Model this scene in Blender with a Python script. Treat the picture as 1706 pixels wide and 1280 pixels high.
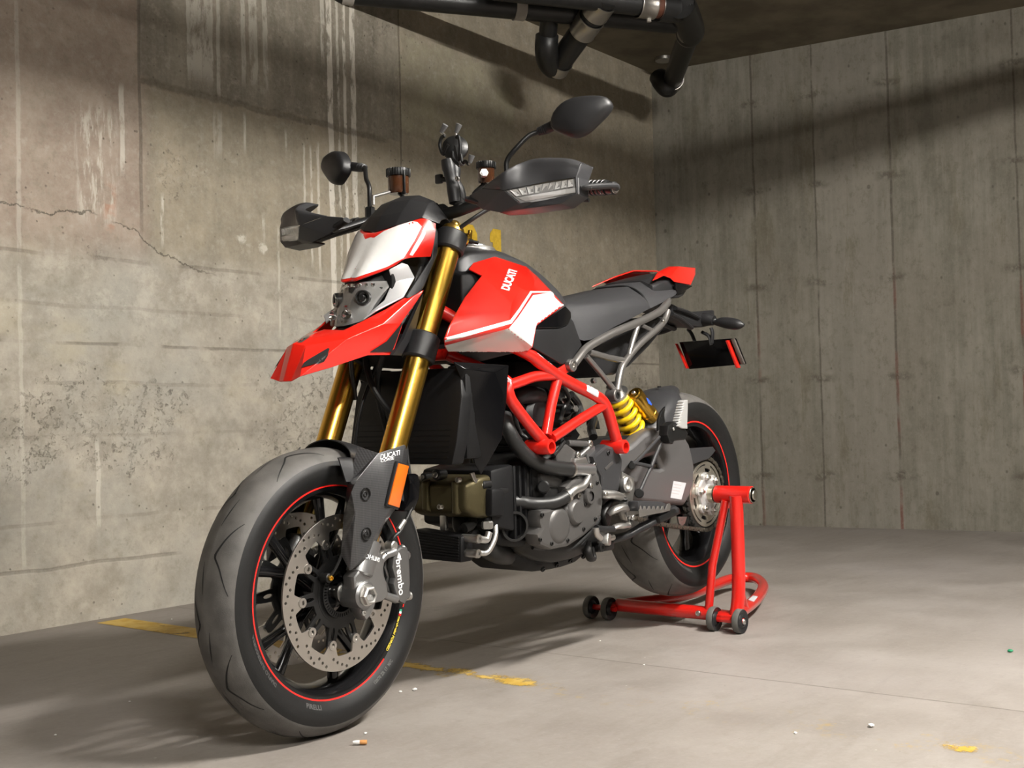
import bpy, bmesh, math, random
from math import sin, cos, pi, sqrt, atan2, radians
from mathutils import Vector as V, Matrix
from mathutils.bvhtree import BVHTree
for o in list(bpy.data.objects): bpy.data.objects.remove(o, do_unlink=True)
SC = bpy.context.scene; COL = SC.collection

# ---------------------------------------------------------------- camera
FPX = 1961.1; EYE = V((1.70721, 1.84291, 0.65362)); YAW, PITCH, ROLL = 3.79854, 0.02717, -0.0244
_f = V((cos(YAW)*cos(PITCH), sin(YAW)*cos(PITCH), sin(PITCH)))
_r0 = _f.cross(V((0,0,1))).normalized(); _u0 = _r0.cross(_f)
_r = cos(ROLL)*_r0 + sin(ROLL)*_u0; _u = -sin(ROLL)*_r0 + cos(ROLL)*_u0
cd = bpy.data.cameras.new('camera'); cam = bpy.data.objects.new('camera', cd); COL.objects.link(cam)
cd.sensor_width = 36; cd.sensor_fit = 'HORIZONTAL'; cd.lens = 36*FPX/1706; cd.clip_start = .05
cam.matrix_world = Matrix(((_r.x,_u.x,-_f.x,EYE.x),(_r.y,_u.y,-_f.y,EYE.y),(_r.z,_u.z,-_f.z,EYE.z),(0,0,0,1)))
SC.camera = cam
def at(px, py, Y=None, X=None, Z=None):
    "surveying helper: the real-world point seen at a photo pixel on the plane Y=, X= or Z= (bike axis = X, left = +Y)"
    d = _f + _r*((px-853)/FPX) - _u*((py-640)/FPX)
    if Y is not None: k = (Y-EYE.y)/d.y
    elif X is not None: k = (X-EYE.x)/d.x
    else: k = (Z-EYE.z)/d.z
    return EYE + d*k

# ---------------------------------------------------------------- world, lamps, exposure
w = bpy.data.worlds.new('world'); SC.world = w; w.use_nodes = True
w.node_tree.nodes['Background'].inputs[0].default_value = (1,.95,.88,1)
w.node_tree.nodes['Background'].inputs[1].default_value = .045
SC.view_settings.view_transform = 'Standard'; SC.view_settings.look = 'None'
SC.view_settings.exposure = 0.0; SC.view_settings.gamma = 1
# twin fluorescent tubes (start x, y, z, radiance); their meshes are built with the ceiling lamps below
LAMPS=[(-1.5,2.1,2.56,690),(1.2,3.0,2.56,410)]


# ---------------------------------------------------------------- mesh helpers
BASE = V((0,0,0))
class MB:
    "collects pieces of one mesh"
    def __init__(s): s.v=[]; s.f=[]; s.mi=[]
    def add(s, vs, fs, mi=0):
        n=len(s.v); s.v += [V(p) for p in vs]
        for f in fs: s.f.append([i+n for i in f]); s.mi.append(mi)
        return s
    def bm(s, b, mi=0):
        b.verts.index_update(); s.add([v.co.copy() for v in b.verts], [[v.index for v in f.verts] for f in b.faces], mi); b.free(); return s
    def join(s, o, mi=None, M=None):
        n=len(s.v); s.v += [(M@p if M else p.copy()) for p in o.v]
        for f,m in zip(o.f,o.mi): s.f.append([i+n for i in f]); s.mi.append(m if mi is None else mi)
        return s
    def mapv(s, fn): s.v=[V(fn(p)) for p in s.v]; return s
    def mirror(s):
        o=MB(); o.v=[V((p.x,-p.y,p.z)) for p in s.v]; o.f=[list(reversed(f)) for f in s.f]; o.mi=list(s.mi); return o
    def both(s): return s.join(s.mirror())
    def bvh(s): return BVHTree.FromPolygons([tuple(p) for p in s.v], s.f)
    def build(s, name, mats, parent=None, angle=35, recalc=True):
        me=bpy.data.meshes.new(name); base = BASE if parent else V((0,0,0))
        me.from_pydata([tuple(p-base) for p in s.v], [], s.f)
        if not isinstance(mats,(list,tuple)): mats=[mats]
        for m in mats: me.materials.append(m)
        me.polygons.foreach_set('material_index', s.mi)
        if recalc:
            b=bmesh.new(); b.from_mesh(me); bmesh.ops.recalc_face_normals(b, faces=b.faces); b.to_mesh(me); b.free()
        me.shade_smooth(); me.set_sharp_from_angle(angle=radians(angle)); me.update()
        o=bpy.data.objects.new(name, me); COL.objects.link(o)
        if parent: o.parent=parent
        return o
def thing(name, label, cat, loc=(0,0,0), group=None):
    global BASE
    o=bpy.data.objects.new(name,None); COL.objects.link(o); o.location=loc; BASE=V(loc); o.empty_display_size=.1
    o['label']=label; o['category']=cat
    if group: o['group']=group
    return o
def tag(o, label=None, cat=None, group=None, kind=None):
    for k,v in (('label',label),('category',cat),('group',group),('kind',kind)):
        if v: o[k]=v
    return o
def basis(axis):
    z=V(axis).normalized(); x=z.cross(V((0,0,1)) if abs(z.z)<.9 else V((0,1,0))).normalized(); return x, z.cross(x), z
def spline(P, n=6, closed=False):
    "Catmull-Rom through P (any dimension Vectors)"
    P=[V(p) for p in P]; N=len(P); out=[]
    if N<3 and not closed: return P
    rng = range(N) if closed else range(N-1)
    for i in rng:
        p0=P[(i-1)%N] if closed or i>0 else P[0]*2-P[1]; p1=P[i]; p2=P[(i+1)%N]
        p3=P[(i+2)%N] if closed or i+2<N else P[-1]*2-P[-2]
        for k in range(n):
            t=k/n; out.append(.5*((2*p1)+(p2-p0)*t+(2*p0-5*p1+4*p2-p3)*t*t+(3*p1-p0-3*p2+p3)*t**3))
    if not closed: out.append(P[-1].copy())
    return out
def tube(P, r, n=12, smooth=0, closed=False, caps=True, flat=1.0, mi=0, up=None):
    "round bar swept along P; r a number or one per point; flat squashes one axis"
    if smooth:
        if isinstance(r,(list,tuple)):
            Q=spline([V((*p,q)) if False else V((p[0],p[1],p[2],q)) for p,q in zip(P,r)], smooth, closed); r=[max(q[3],1e-4) for q in Q]; P=[V(q[:3]) for q in Q]
        else: P=spline(P, smooth, closed)
    P=[V(p) for p in P]; N=len(P)
    if not isinstance(r,(list,tuple)): r=[r]*N
    m=MB(); vs=[]; t=(P[1]-P[0]).normalized()
    x=V(up) if up else (t.cross(V((0,0,1))) if abs(t.z)<.95 else t.cross(V((0,1,0))))
    x=(x-t*x.dot(t)).normalized()
    for i in range(N):
        if closed: t=(P[(i+1)%N]-P[i-1]).normalized()
        else: t=(P[min(i+1,N-1)]-P[max(i-1,0)]).normalized()
        x=(x-t*x.dot(t)).normalized(); y=t.cross(x)
        for k in range(n):
            a=2*pi*k/n; vs.append(P[i]+x*(cos(a)*r[i])+y*(sin(a)*r[i]*flat))
    fs=[]
    for i in range(N if closed else N-1):
        j=(i+1)%N
        for k in range(n): fs.append([i*n+k, i*n+(k+1)%n, j*n+(k+1)%n, j*n+k])
    if caps and not closed: fs += [list(range(n))[::-1], [(N-1)*n+k for k in range(n)]]
    return m.add(vs,fs,mi)
def lathe(prof, c, axis, n=48, closed=False, mi=0, a0=0, a1=2*pi):
    "prof: (radius, height along axis)"
    x,y,z=basis(axis); c=V(c); m=MB(); vs=[]; full=abs(a1-a0-2*pi)<1e-6; N=n if full else n+1
    for k in range(N):
        a=a0+(a1-a0)*k/n; d=x*cos(a)+y*sin(a)
        for r,h in prof: vs.append(c+d*r+z*h)
    L=len(prof); fs=[]
    for k in range(N if full else N-1):
        k2=(k+1)%N
        for i in range(L if closed else L-1):
            j=(i+1)%L; fs.append([k*L+i,k2*L+i,k2*L+j,k*L+j])
    m.add(vs,fs,mi)
    return m
def disc(c, axis, r, h, n=24, bev=0, mi=0, hole=0):
    b=min(bev,r*.5,h*.5)
    p=[(hole,0),(r-b,0),(r,b),(r,h-b),(r-b,h),(hole,h)] if b else [(hole,0),(r,0),(r,h),(hole,h)]
    if hole: p=p+[(hole,0)]
    else: p=[(1e-5,p[0][1])]+p[1:-1]+[(1e-5,h)]
    return lathe(p,c,axis,n,mi=mi)
def rod(a, b, r, n=12, bev=0, mi=0):
    a,b=V(a),V(b); return disc(a,b-a,r,(b-a).length,n,bev,mi)
def hexa(c, axis, r, h, mi=0): return disc(c,axis,r,h,6,h*.15,mi)
def bolt(c, axis, r=.006, h=.005, mi=0):
    "cap-head bolt with a socket"
    return lathe([(1e-5,h*.35),(r*.5,h*.35),(r*.55,h),(r*.85,h),(r,h*.8),(r,0)],c,axis,14,mi=mi)
def box(c, size, rot=None, bev=0, seg=2, mi=0):
    b=bmesh.new(); bmesh.ops.create_cube(b,size=1)
    for v in b.verts: v.co=V((v.co.x*size[0],v.co.y*size[1],v.co.z*size[2]))
    if bev: bmesh.ops.bevel(b,geom=b.edges[:],offset=bev,segments=seg,affect='EDGES',profile=.5)
    R=rot if rot is not None else Matrix.Identity(3)
    for v in b.verts: v.co=R@v.co+V(c)
    return MB().bm(b,mi)
def frame(x, y=None, z=None):
    "3x3 matrix whose columns are an orthonormal frame with first axis x and second near y"
    x=V(x).normalized(); y=V(y) if y is not None else V((0,0,1)); z=x.cross(y).normalized(); y=z.cross(x)
    return Matrix((x,y,z)).transposed()
def bevel_mb(m, off, seg=3, ang=12, clamp=True):
    b=bmesh.new(); vs=[b.verts.new(p) for p in m.v]; L=b.faces.layers.int.new('mi')
    for f,mi in zip(m.f,m.mi):
        try: q=b.faces.new([vs[i] for i in f]); q[L]=mi
        except ValueError: pass
    bmesh.ops.remove_doubles(b,verts=b.verts[:],dist=1e-5); bmesh.ops.recalc_face_normals(b,faces=b.faces[:])
    es=[e for e in b.edges if len(e.link_faces)==2 and e.calc_face_angle(0)>radians(ang)]
    if off: bmesh.ops.bevel(b,geom=es,offset=off,segments=seg,affect='EDGES',profile=.5,clamp_overlap=clamp)
    bmesh.ops.triangulate(b,faces=[f for f in b.faces if len(f.verts)>3],quad_method='BEAUTY',ngon_method='BEAUTY')
    b.verts.index_update(); o=MB(); o.v=[v.co.copy() for v in b.verts]; o.f=[[v.index for v in f.verts] for f in b.faces]; o.mi=[f[L] for f in b.faces]; b.free(); return o
def thicken(m, t):
    "give an open sheet a real thickness t along its inward normals"
    b=bmesh.new(); vs=[b.verts.new(p) for p in m.v]; L=b.faces.layers.int.new('mi')
    for f,mi in zip(m.f,m.mi): q=b.faces.new([vs[i] for i in f]); q[L]=mi
    bmesh.ops.remove_doubles(b,verts=b.verts[:],dist=1e-5); bmesh.ops.recalc_face_normals(b,faces=b.faces[:])
    b.normal_update(); bmesh.ops.solidify(b,geom=b.faces[:],thickness=t)
    b.verts.index_update(); o=MB(); o.v=[v.co.copy() for v in b.verts]; o.f=[[v.index for v in f.verts] for f in b.faces]; o.mi=[f[L] for f in b.faces]; b.free(); return o
def tri_mb(m):
    b=bmesh.new(); vs=[b.verts.new(p) for p in m.v]; L=b.faces.layers.int.new('mi')
    for f,mi in zip(m.f,m.mi): q=b.faces.new([vs[i] for i in f]); q[L]=mi
    bmesh.ops.triangulate(b,faces=b.faces[:]); b.verts.index_update(); o=MB(); o.v=[v.co.copy() for v in b.verts]; o.f=[[v.index for v in f.verts] for f in b.faces]; o.mi=[f[L] for f in b.faces]; b.free(); return o
def smooth_mb(m, lv=2):
    "Catmull-Clark subdivision of a closed cage"
    me=bpy.data.meshes.new('tmp'); me.from_pydata([tuple(p) for p in m.v],[],m.f); me.polygons.foreach_set('material_index',m.mi)
    for i in range(max(m.mi)+1): me.materials.append(None)
    o=bpy.data.objects.new('tmp',me); COL.objects.link(o); md=o.modifiers.new('s','SUBSURF'); md.levels=lv; md.render_levels=lv
    dg=bpy.context.evaluated_depsgraph_get(); e=bpy.data.meshes.new_from_object(o.evaluated_get(dg))
    r=MB(); r.v=[v.co.copy() for v in e.vertices]; r.f=[list(p.vertices) for p in e.polygons]; r.mi=[p.material_index for p in e.polygons]
    bpy.data.objects.remove(o); bpy.data.meshes.remove(me); bpy.data.meshes.remove(e); return r
def grid(rows, nu=4, nv=4, close_u=False, cap=False, mi=0):
    "smooth sheet through rows of points (rows x columns), Catmull-Rom both ways"
    R=[spline(r,nu,close_u) for r in rows]; n=len(R[0])
    C=[spline([r[i] for r in R],nv) if len(R)>2 else [r[i] for r in R] for i in range(n)]
    k=len(C[0]); vs=[C[i][j] for j in range(k) for i in range(n)]; fs=[]
    for j in range(k-1):
        for i in range(n if close_u else n-1): fs.append([j*n+i,j*n+(i+1)%n,(j+1)*n+(i+1)%n,(j+1)*n+i])
    if cap: fs += [list(range(n))[::-1],[(k-1)*n+i for i in range(n)]]
    return MB().add(vs,fs,mi)
def loft(secs, nu=4, nv=4, mi=0): return grid(secs,nu,nv,close_u=True,cap=True,mi=mi)
def _curve_mesh(cu):
    o=bpy.data.objects.new('tmp',cu); COL.objects.link(o); dg=bpy.context.evaluated_depsgraph_get()
    e=bpy.data.meshes.new_from_object(o.evaluated_get(dg)); m=MB(); m.v=[v.co.copy() for v in e.vertices]; m.f=[list(p.vertices) for p in e.polygons]; m.mi=[0]*len(m.f)
    bpy.data.objects.remove(o); bpy.data.curves.remove(cu); bpy.data.meshes.remove(e); return m
def plate(loops, t=0, bev=0, fn=None, mi=0):
    "flat plate with holes from 2-D loops, thickness t centred on its plane; fn maps (u,v,w) to space"
    cu=bpy.data.curves.new('tmp','CURVE'); cu.dimensions='2D'; cu.fill_mode='BOTH'; cu.extrude=max(t/2-bev,0); cu.bevel_depth=bev; cu.bevel_resolution=1
    for L in loops:
        s=cu.splines.new('POLY'); s.points.add(len(L)-1); s.use_cyclic_u=True
        for q,p in zip(s.points,L): q.co=(p[0],p[1],0,1)
    m=_curve_mesh(cu); m.mi=[mi]*len(m.f)
    return m.mapv(lambda p: fn(p.x,p.y,p.z)) if fn else m
def circle(c, r, n=24, a0=0): return [(c[0]+r*cos(a0+2*pi*k/n), c[1]+r*sin(a0+2*pi*k/n)) for k in range(n)]
def text(s, size=1, t=0, shear=0, space=1, bold=0):
    cu=bpy.data.curves.new('tmp','FONT'); cu.body=s; cu.size=size; cu.extrude=t/2; cu.shear=shear; cu.space_character=space; cu.offset=bold
    cu.align_x='CENTER'; cu.align_y='CENTER'; return _curve_mesh(cu)
def triangulate(m, maxlen):
    b=bmesh.new(); vs=[b.verts.new(p) for p in m.v]
    for f in m.f:
        try: b.faces.new([vs[i] for i in f])
        except ValueError: pass
    bmesh.ops.remove_doubles(b,verts=b.verts[:],dist=1e-6); bmesh.ops.triangulate(b,faces=b.faces[:])
    for _ in range(7):
        es=[e for e in b.edges if e.calc_length()>maxlen]
        if not es: break
        bmesh.ops.subdivide_edges(b,edges=es,cuts=1); bmesh.ops.triangulate(b,faces=[f for f in b.faces if len(f.verts)>3])
    return MB().bm(b)
def lay_on(m, bvh, direction, off=.0008):
    "drape a flat mesh along direction onto a surface, as a thin film just above it"
    d=V(direction).normalized(); o=MB(); ok={}
    for i,p in enumerate(m.v):
        h=bvh.ray_cast(p-d*.5,d)
        if h[0] is None: o.v.append(p)
        else: ok[i]=1; o.v.append(h[0]-d*off)
    for f in m.f:
        if all(i in ok for i in f): o.f.append(f); o.mi.append(0)
    return o
def decal(outline, Y, bvh, maxlen=.012, off=.0008, smooth=0):
    "paint film / sticker: outline surveyed on the plane Y, laid sideways onto the panel along the line of survey"
    pts=[at(x,y,Y=Y) for x,y in outline]
    m=plate([[(p.x,p.z) for p in pts]],0,0,lambda u,v,w_:(u,Y,v)); m=triangulate(m,maxlen)
    o=MB(); ok={}
    for i,p in enumerate(m.v):
        d=(p-EYE).normalized(); h=bvh.ray_cast(EYE,d)
        if h[0] is None: o.v.append(p)
        else: ok[i]=1; o.v.append(h[0]+(h[1] if h[1].dot(d)<0 else -h[1])*off)
    for f in m.f:
        if all(i in ok for i in f): o.f.append(f); o.mi.append(0)
    return o

# ---------------------------------------------------------------- material helpers
def mat(name, col, rough=.5, metal=0, coat=0, spec=.5, bump=0, bscale=200, trans=0, ior=1.45, var=0, aniso=0, coat_rough=.03):
    m=bpy.data.materials.new(name); m.use_nodes=True; nt=m.node_tree; b=nt.nodes['Principled BSDF']
    b.inputs['Base Color'].default_value=(*col,1); b.inputs['Roughness'].default_value=rough; b.inputs['Metallic'].default_value=metal
    b.inputs['Coat Weight'].default_value=coat; b.inputs['Coat Roughness'].default_value=coat_rough; b.inputs['Specular IOR Level'].default_value=spec
    b.inputs['Transmission Weight'].default_value=trans; b.inputs['IOR'].default_value=ior
    tc=nt.nodes.new('ShaderNodeTexCoord')
    n=nt.nodes.new('ShaderNodeTexNoise'); n.inputs['Scale'].default_value=bscale; n.inputs['Detail'].default_value=3; nt.links.new(tc.outputs['Object'],n.inputs['Vector'])
    if bump:
        bp=nt.nodes.new('ShaderNodeBump'); bp.inputs['Strength'].default_value=bump; bp.inputs['Distance'].default_value=.001
        nt.links.new(n.outputs['Fac'],bp.inputs['Height']); nt.links.new(bp.outputs['Normal'],b.inputs['Normal'])
    if var:
        n2=nt.nodes.new('ShaderNodeTexNoise'); n2.inputs['Scale'].default_value=18; n2.inputs['Detail'].default_value=5; nt.links.new(tc.outputs['Object'],n2.inputs['Vector'])
        mr=nt.nodes.new('ShaderNodeMapRange'); mr.inputs[1].default_value=.3; mr.inputs[2].default_value=.7; mr.inputs[3].default_value=1-var; mr.inputs[4].default_value=1+var
        nt.links.new(n2.outputs['Fac'],mr.inputs[0])
        mx=nt.nodes.new('ShaderNodeVectorMath'); mx.operation='SCALE'; mx.inputs[0].default_value=col; nt.links.new(mr.outputs[0],mx.inputs['Scale']); nt.links.new(mx.outputs[0],b.inputs['Base Color'])
    return m
def srgb(r,g,b):
    f=lambda c: (c/255/12.92) if c/255<=.04045 else ((c/255+.055)/1.055)**2.4
    return (f(r),f(g),f(b))
class NT:
    "tiny expression builder for node materials"
    def __init__(s, name, rough=.8):
        s.m=bpy.data.materials.new(name); s.m.use_nodes=True; s.t=s.m.node_tree; s.b=s.t.nodes['Principled BSDF']; s.b.inputs['Roughness'].default_value=rough
        s.tc=s.t.nodes.new('ShaderNodeTexCoord'); s.sx=s.t.nodes.new('ShaderNodeSeparateXYZ'); s.t.links.new(s.tc.outputs['Object'],s.sx.inputs[0])
        s.x,s.y,s.z=s.sx.outputs; s.P=s.tc.outputs['Object']
    def _set(s, i, v):
        if isinstance(v,(int,float)): i.default_value=v
        elif isinstance(v,tuple): i.default_value=v if len(v)==len(i.default_value) else (*v,1)
        else: s.t.links.new(v,i)
    def M(s, op, *a, clamp=False):
        n=s.t.nodes.new('ShaderNodeMath'); n.operation=op; n.use_clamp=clamp
        for i,v in enumerate(a): s._set(n.inputs[i],v)
        return n.outputs[0]
    def noise(s, scale, detail=4, rough=.5, vec=None, stretch=None, dist=0):
        n=s.t.nodes.new('ShaderNodeTexNoise'); n.inputs['Scale'].default_value=scale; n.inputs['Detail'].default_value=detail; n.inputs['Roughness'].default_value=rough; n.inputs['Distortion'].default_value=dist
        v=vec or s.P
        if stretch:
            mp=s.t.nodes.new('ShaderNodeVectorMath'); mp.operation='MULTIPLY'; s.t.links.new(v,mp.inputs[0]); mp.inputs[1].default_value=stretch; v=mp.outputs[0]
        s.t.links.new(v,n.inputs['Vector']); return n.outputs['Fac']
    def voro(s, scale, stretch=None, rand=1):
        n=s.t.nodes.new('ShaderNodeTexVoronoi'); n.inputs['Scale'].default_value=scale; n.inputs['Randomness'].default_value=rand; v=s.P
        if stretch:
            mp=s.t.nodes.new('ShaderNodeVectorMath'); mp.operation='MULTIPLY'; s.t.links.new(v,mp.inputs[0]); mp.inputs[1].default_value=stretch; v=mp.outputs[0]
        s.t.links.new(v,n.inputs['Vector']); return n.outputs['Distance']
    def ramp(s, v, a, b, lo=0, hi=1):
        n=s.t.nodes.new('ShaderNodeMapRange'); n.interpolation_type='SMOOTHSTEP'; s._set(n.inputs[0],v)
        for i,q in zip((1,2,3,4),(a,b,lo,hi)): s._set(n.inputs[i],q)
        return n.outputs[0]
    def band(s, v, c, w, soft):
        "1 where |v-c|<w"
        d=s.M('ABSOLUTE',s.M('SUBTRACT',v,c)); return s.ramp(d,w,w+soft,1,0)
    def mul(s,*a):
        r=a[0]
        for b in a[1:]: r=s.M('MULTIPLY',r,b)
        return r
    def add(s,*a):
        r=a[0]
        for b in a[1:]: r=s.M('ADD',r,b)
        return r
    def mx(s,*a):
        r=a[0]
        for b in a[1:]: r=s.M('MAXIMUM',r,b)
        return r
    def mix(s, f, a, b):
        n=s.t.nodes.new('ShaderNodeMix'); n.data_type='RGBA'; s._set(n.inputs[0],f); s._set(n.inputs[6],a); s._set(n.inputs[7],b); return n.outputs[2]
    def out(s, col, bump=None, strength=.4, dist=.004, rough=None):
        s._set(s.b.inputs['Base Color'],col)
        if rough is not None: s._set(s.b.inputs['Roughness'],rough)
        if bump is not None:
            bp=s.t.nodes.new('ShaderNodeBump'); bp.inputs['Strength'].default_value=strength; bp.inputs['Distance'].default_value=dist; s.t.links.new(bump,bp.inputs['Height']); s.t.links.new(bp.outputs[0],s.b.inputs['Normal'])
        return s.m

# ================================================================= SETTING
def concrete_left():
    n=NT('left_wall_concrete',.85); x,z=n.x,n.z
    big=n.noise(1.6,5,.6); mid=n.noise(7,6,.65); fine=n.noise(60,4,.7); mot=n.noise(24,6,.75); streak=n.noise(3,6,.65,stretch=(4,1,.5)); wob=n.M('SUBTRACT',n.noise(3,3),.5)
    zw=n.add(z,n.mul(wob,.05)); xw=n.add(x,n.mul(n.M('SUBTRACT',n.noise(6,2),.5),.012))
    low=n.mix(n.ramp(mid,.33,.70),srgb(138,131,119),srgb(171,163,149)); low=n.mix(n.mul(n.ramp(big,.42,.62),.8),low,srgb(154,151,142)); 
    low=n.mix(n.mul(n.ramp(n.noise(2.3,4,.6,stretch=(1,1,1.6)),.55,.7),.6),low,srgb(166,157,135))
    olive=n.mix(n.ramp(n.add(n.mul(streak,.4),n.mul(mid,.6)),.36,.66),srgb(128,120,104),srgb(152,141,122)); pink=n.mix(n.ramp(mid,.3,.7),srgb(137,121,108),srgb(158,143,129))
    up=n.mix(n.ramp(xw,-.86,-.77),olive,pink)
    col=n.mix(n.ramp(zw,1.17,1.33),low,up)
    # grey-olive poured panel above the rough lip
    pan=n.mul(n.ramp(zw,1.885,1.90),n.ramp(xw,-.775,-.795),n.ramp(xw,-2.15,-2.13)); col=n.mix(n.mul(pan,.75),col,n.mix(n.ramp(streak,.4,.65),srgb(104,98,87),srgb(128,122,110)))
    # cream patch with a ragged edge
    e=n.add(n.mul(n.M('SUBTRACT',n.noise(9,5,.7),.5),.22)); pat=n.mul(n.band(n.add(x,e),-2.56,.40,.02),n.band(n.add(z,e),2.16,.21,.02)); col=n.mix(n.mul(pat,.8),col,n.mix(n.ramp(mid,.35,.6),srgb(154,148,124),srgb(132,125,107)))
    col=n.mix(n.mul(n.ramp(mot,.50,.70),.42),col,srgb(111,108,92)); col=n.mix(n.mul(n.ramp(mot,.48,.32),.3),col,srgb(178,172,158))
    # white run marks
    for c,wd,z0,k,*top in ((-.328,.005,.15,.35),(-1.03,.032,1.9,.6),(-1.09,.022,1.9,.55),(-1.14,.006,1.85,.5),(-1.26,.008,1.93,.5),(-1.31,.018,1.93,.5),(-1.37,.010,1.92,.45),(-1.68,.009,2.1,.6),(-1.718,.013,.75,1.0),(-1.765,.004,1.2,.7),(-1.803,.006,1.0,.95),(-1.853,.013,.85,.95),(-1.60,.003,1.25,.7,1.80),(-1.64,.0045,1.22,.7,1.82),(-1.565,.003,1.3,.6,1.80),(-1.47,.003,1.68,.6,1.84),(-1.26,.004,1.66,.6,1.87),(-1.13,.018,1.62,.3,1.86),(-1.42,.003,.95,.5,1.45),(-1.345,.004,1.33,.6,1.48),(-.875,.0035,1.26,.7,1.50),(-.715,.007,1.50,.75,1.86),(-.60,.006,.25,.5,.62)):
        wv=n.add(x,n.mul(n.M('SUBTRACT',n.noise(7,4,.6),.5),.022)); br=n.ramp(n.noise(22,5,.7,stretch=(1,1,.35)),.36,.52)
        f_=n.mul(n.band(wv,c,wd,.005),n.ramp(zw,z0,z0+.10),br,k)
        if top: f_=n.mul(f_,n.ramp(zw,top[0],top[0]-.04))
        col=n.mix(f_,col,srgb(200,194,182))
    scr=n.mul(n.band(x,-.615,.05,.05),n.band(z,1.55,.14,.10),n.ramp(n.noise(20,6,.75,stretch=(2,1,.35)),.47,.60),.65); col=n.mix(scr,col,srgb(200,194,182))
    crm=n.mul(n.band(z,1.12,.07,.10),n.ramp(n.noise(9,6,.75),.5,.64),.28); col=n.mix(crm,col,srgb(200,194,182))
    for bx_,bz_ in ((-1.235,1.355),(-1.34,1.335)): col=n.mix(n.mul(n.ramp(n.add(n.M('ABSOLUTE',n.M('SUBTRACT',x,bx_)),n.M('ABSOLUTE',n.M('SUBTRACT',z,bz_)),n.mul(n.M('SUBTRACT',mot,.5),.10)),.035,.012),.7),col,srgb(200,194,182))
    st=n.mul(n.ramp(n.noise(16,3,.6,stretch=(1,1,.06)),.62,.74),n.band(zw,1.62,.26,.2),n.ramp(n.noise(1.4,3),.45,.65),.35); col=n.mix(st,col,srgb(172,167,155))
    # seams, painted shade line under the lip, and cracks
    gap=n.ramp(n.noise(5,4,.6),.40,.56); dark=srgb(76,68,57); seams=None
    for c,wd,k in ((1.226,.003,.38),(1.06,.003,.2),(.934,.0022,.5),(.80,.003,.25),(.62,.002,.15),(.34,.003,.25),(.19,.003,.4),(1.888,.005,.75)):
        b=n.mul(n.band(n.add(z,n.mul(wob,.03)),c,wd,.006),gap,k); 
        if c>1.5: b=n.mul(n.band(n.add(z,n.mul(n.M('SUBTRACT',n.noise(11,6,.7),.5),.05)),c-.006,.006,.012),.6); b=n.mul(b,n.ramp(x,-.77,-.80),n.ramp(x,-2.1,-2.0))
        seams=b if seams is None else n.mx(seams,b)
    cr=n.mul(n.band(n.add(z,n.mul(n.M('SUBTRACT',n.noise(4,8,.7),.5),.16),n.mul(n.ramp(x,-.55,-1.1),.16)),1.375,.0014,.003),n.ramp(x,-1.15,-1.0),n.ramp(n.noise(9,4),.36,.5),.85); seams=n.mx(seams,cr)
    vs=n.mul(n.mx(n.band(xw,-.79,.003,.006),n.band(xw,-2.147,.003,.004)),n.ramp(z,1.2,1.5),.6); seams=n.mx(seams,vs)
    col=n.mix(seams,col,dark)
    # blow-holes and honeycomb
    pit=n.mul(n.ramp(n.voro(26),.13,.07),n.ramp(n.noise(4,3),.48,.62)); hon=n.mul(n.ramp(n.noise(42,5,.8),.46,.34),n.ramp(n.add(n.noise(2.6,4,.6),n.mul(n.band(z,.66,.10,.16),.16)),.60,.74))
    col=n.mix(n.mul(n.mx(pit,n.mul(hon,1.0)),.6),col,srgb(70,61,52)); col=n.mix(n.mul(n.ramp(fine,.3,.75),.22),col,srgb(172,167,155))
    rust=n.mul(n.band(n.add(x,n.mul(wob,.05)),-.665,.012,.02),n.band(z,1.40,.03,.10),n.ramp(n.noise(30,4),.4,.6),.4); col=n.mix(rust,col,srgb(166,106,74))
    h=n.add(n.mul(mid,.6),n.mul(fine,.25),n.mul(mot,.25),n.mul(seams,-.7),n.mul(pit,-.8),n.mul(hon,-1.2),n.mul(pan,.5))
    return n.out(col,h,.55,.012)
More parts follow.
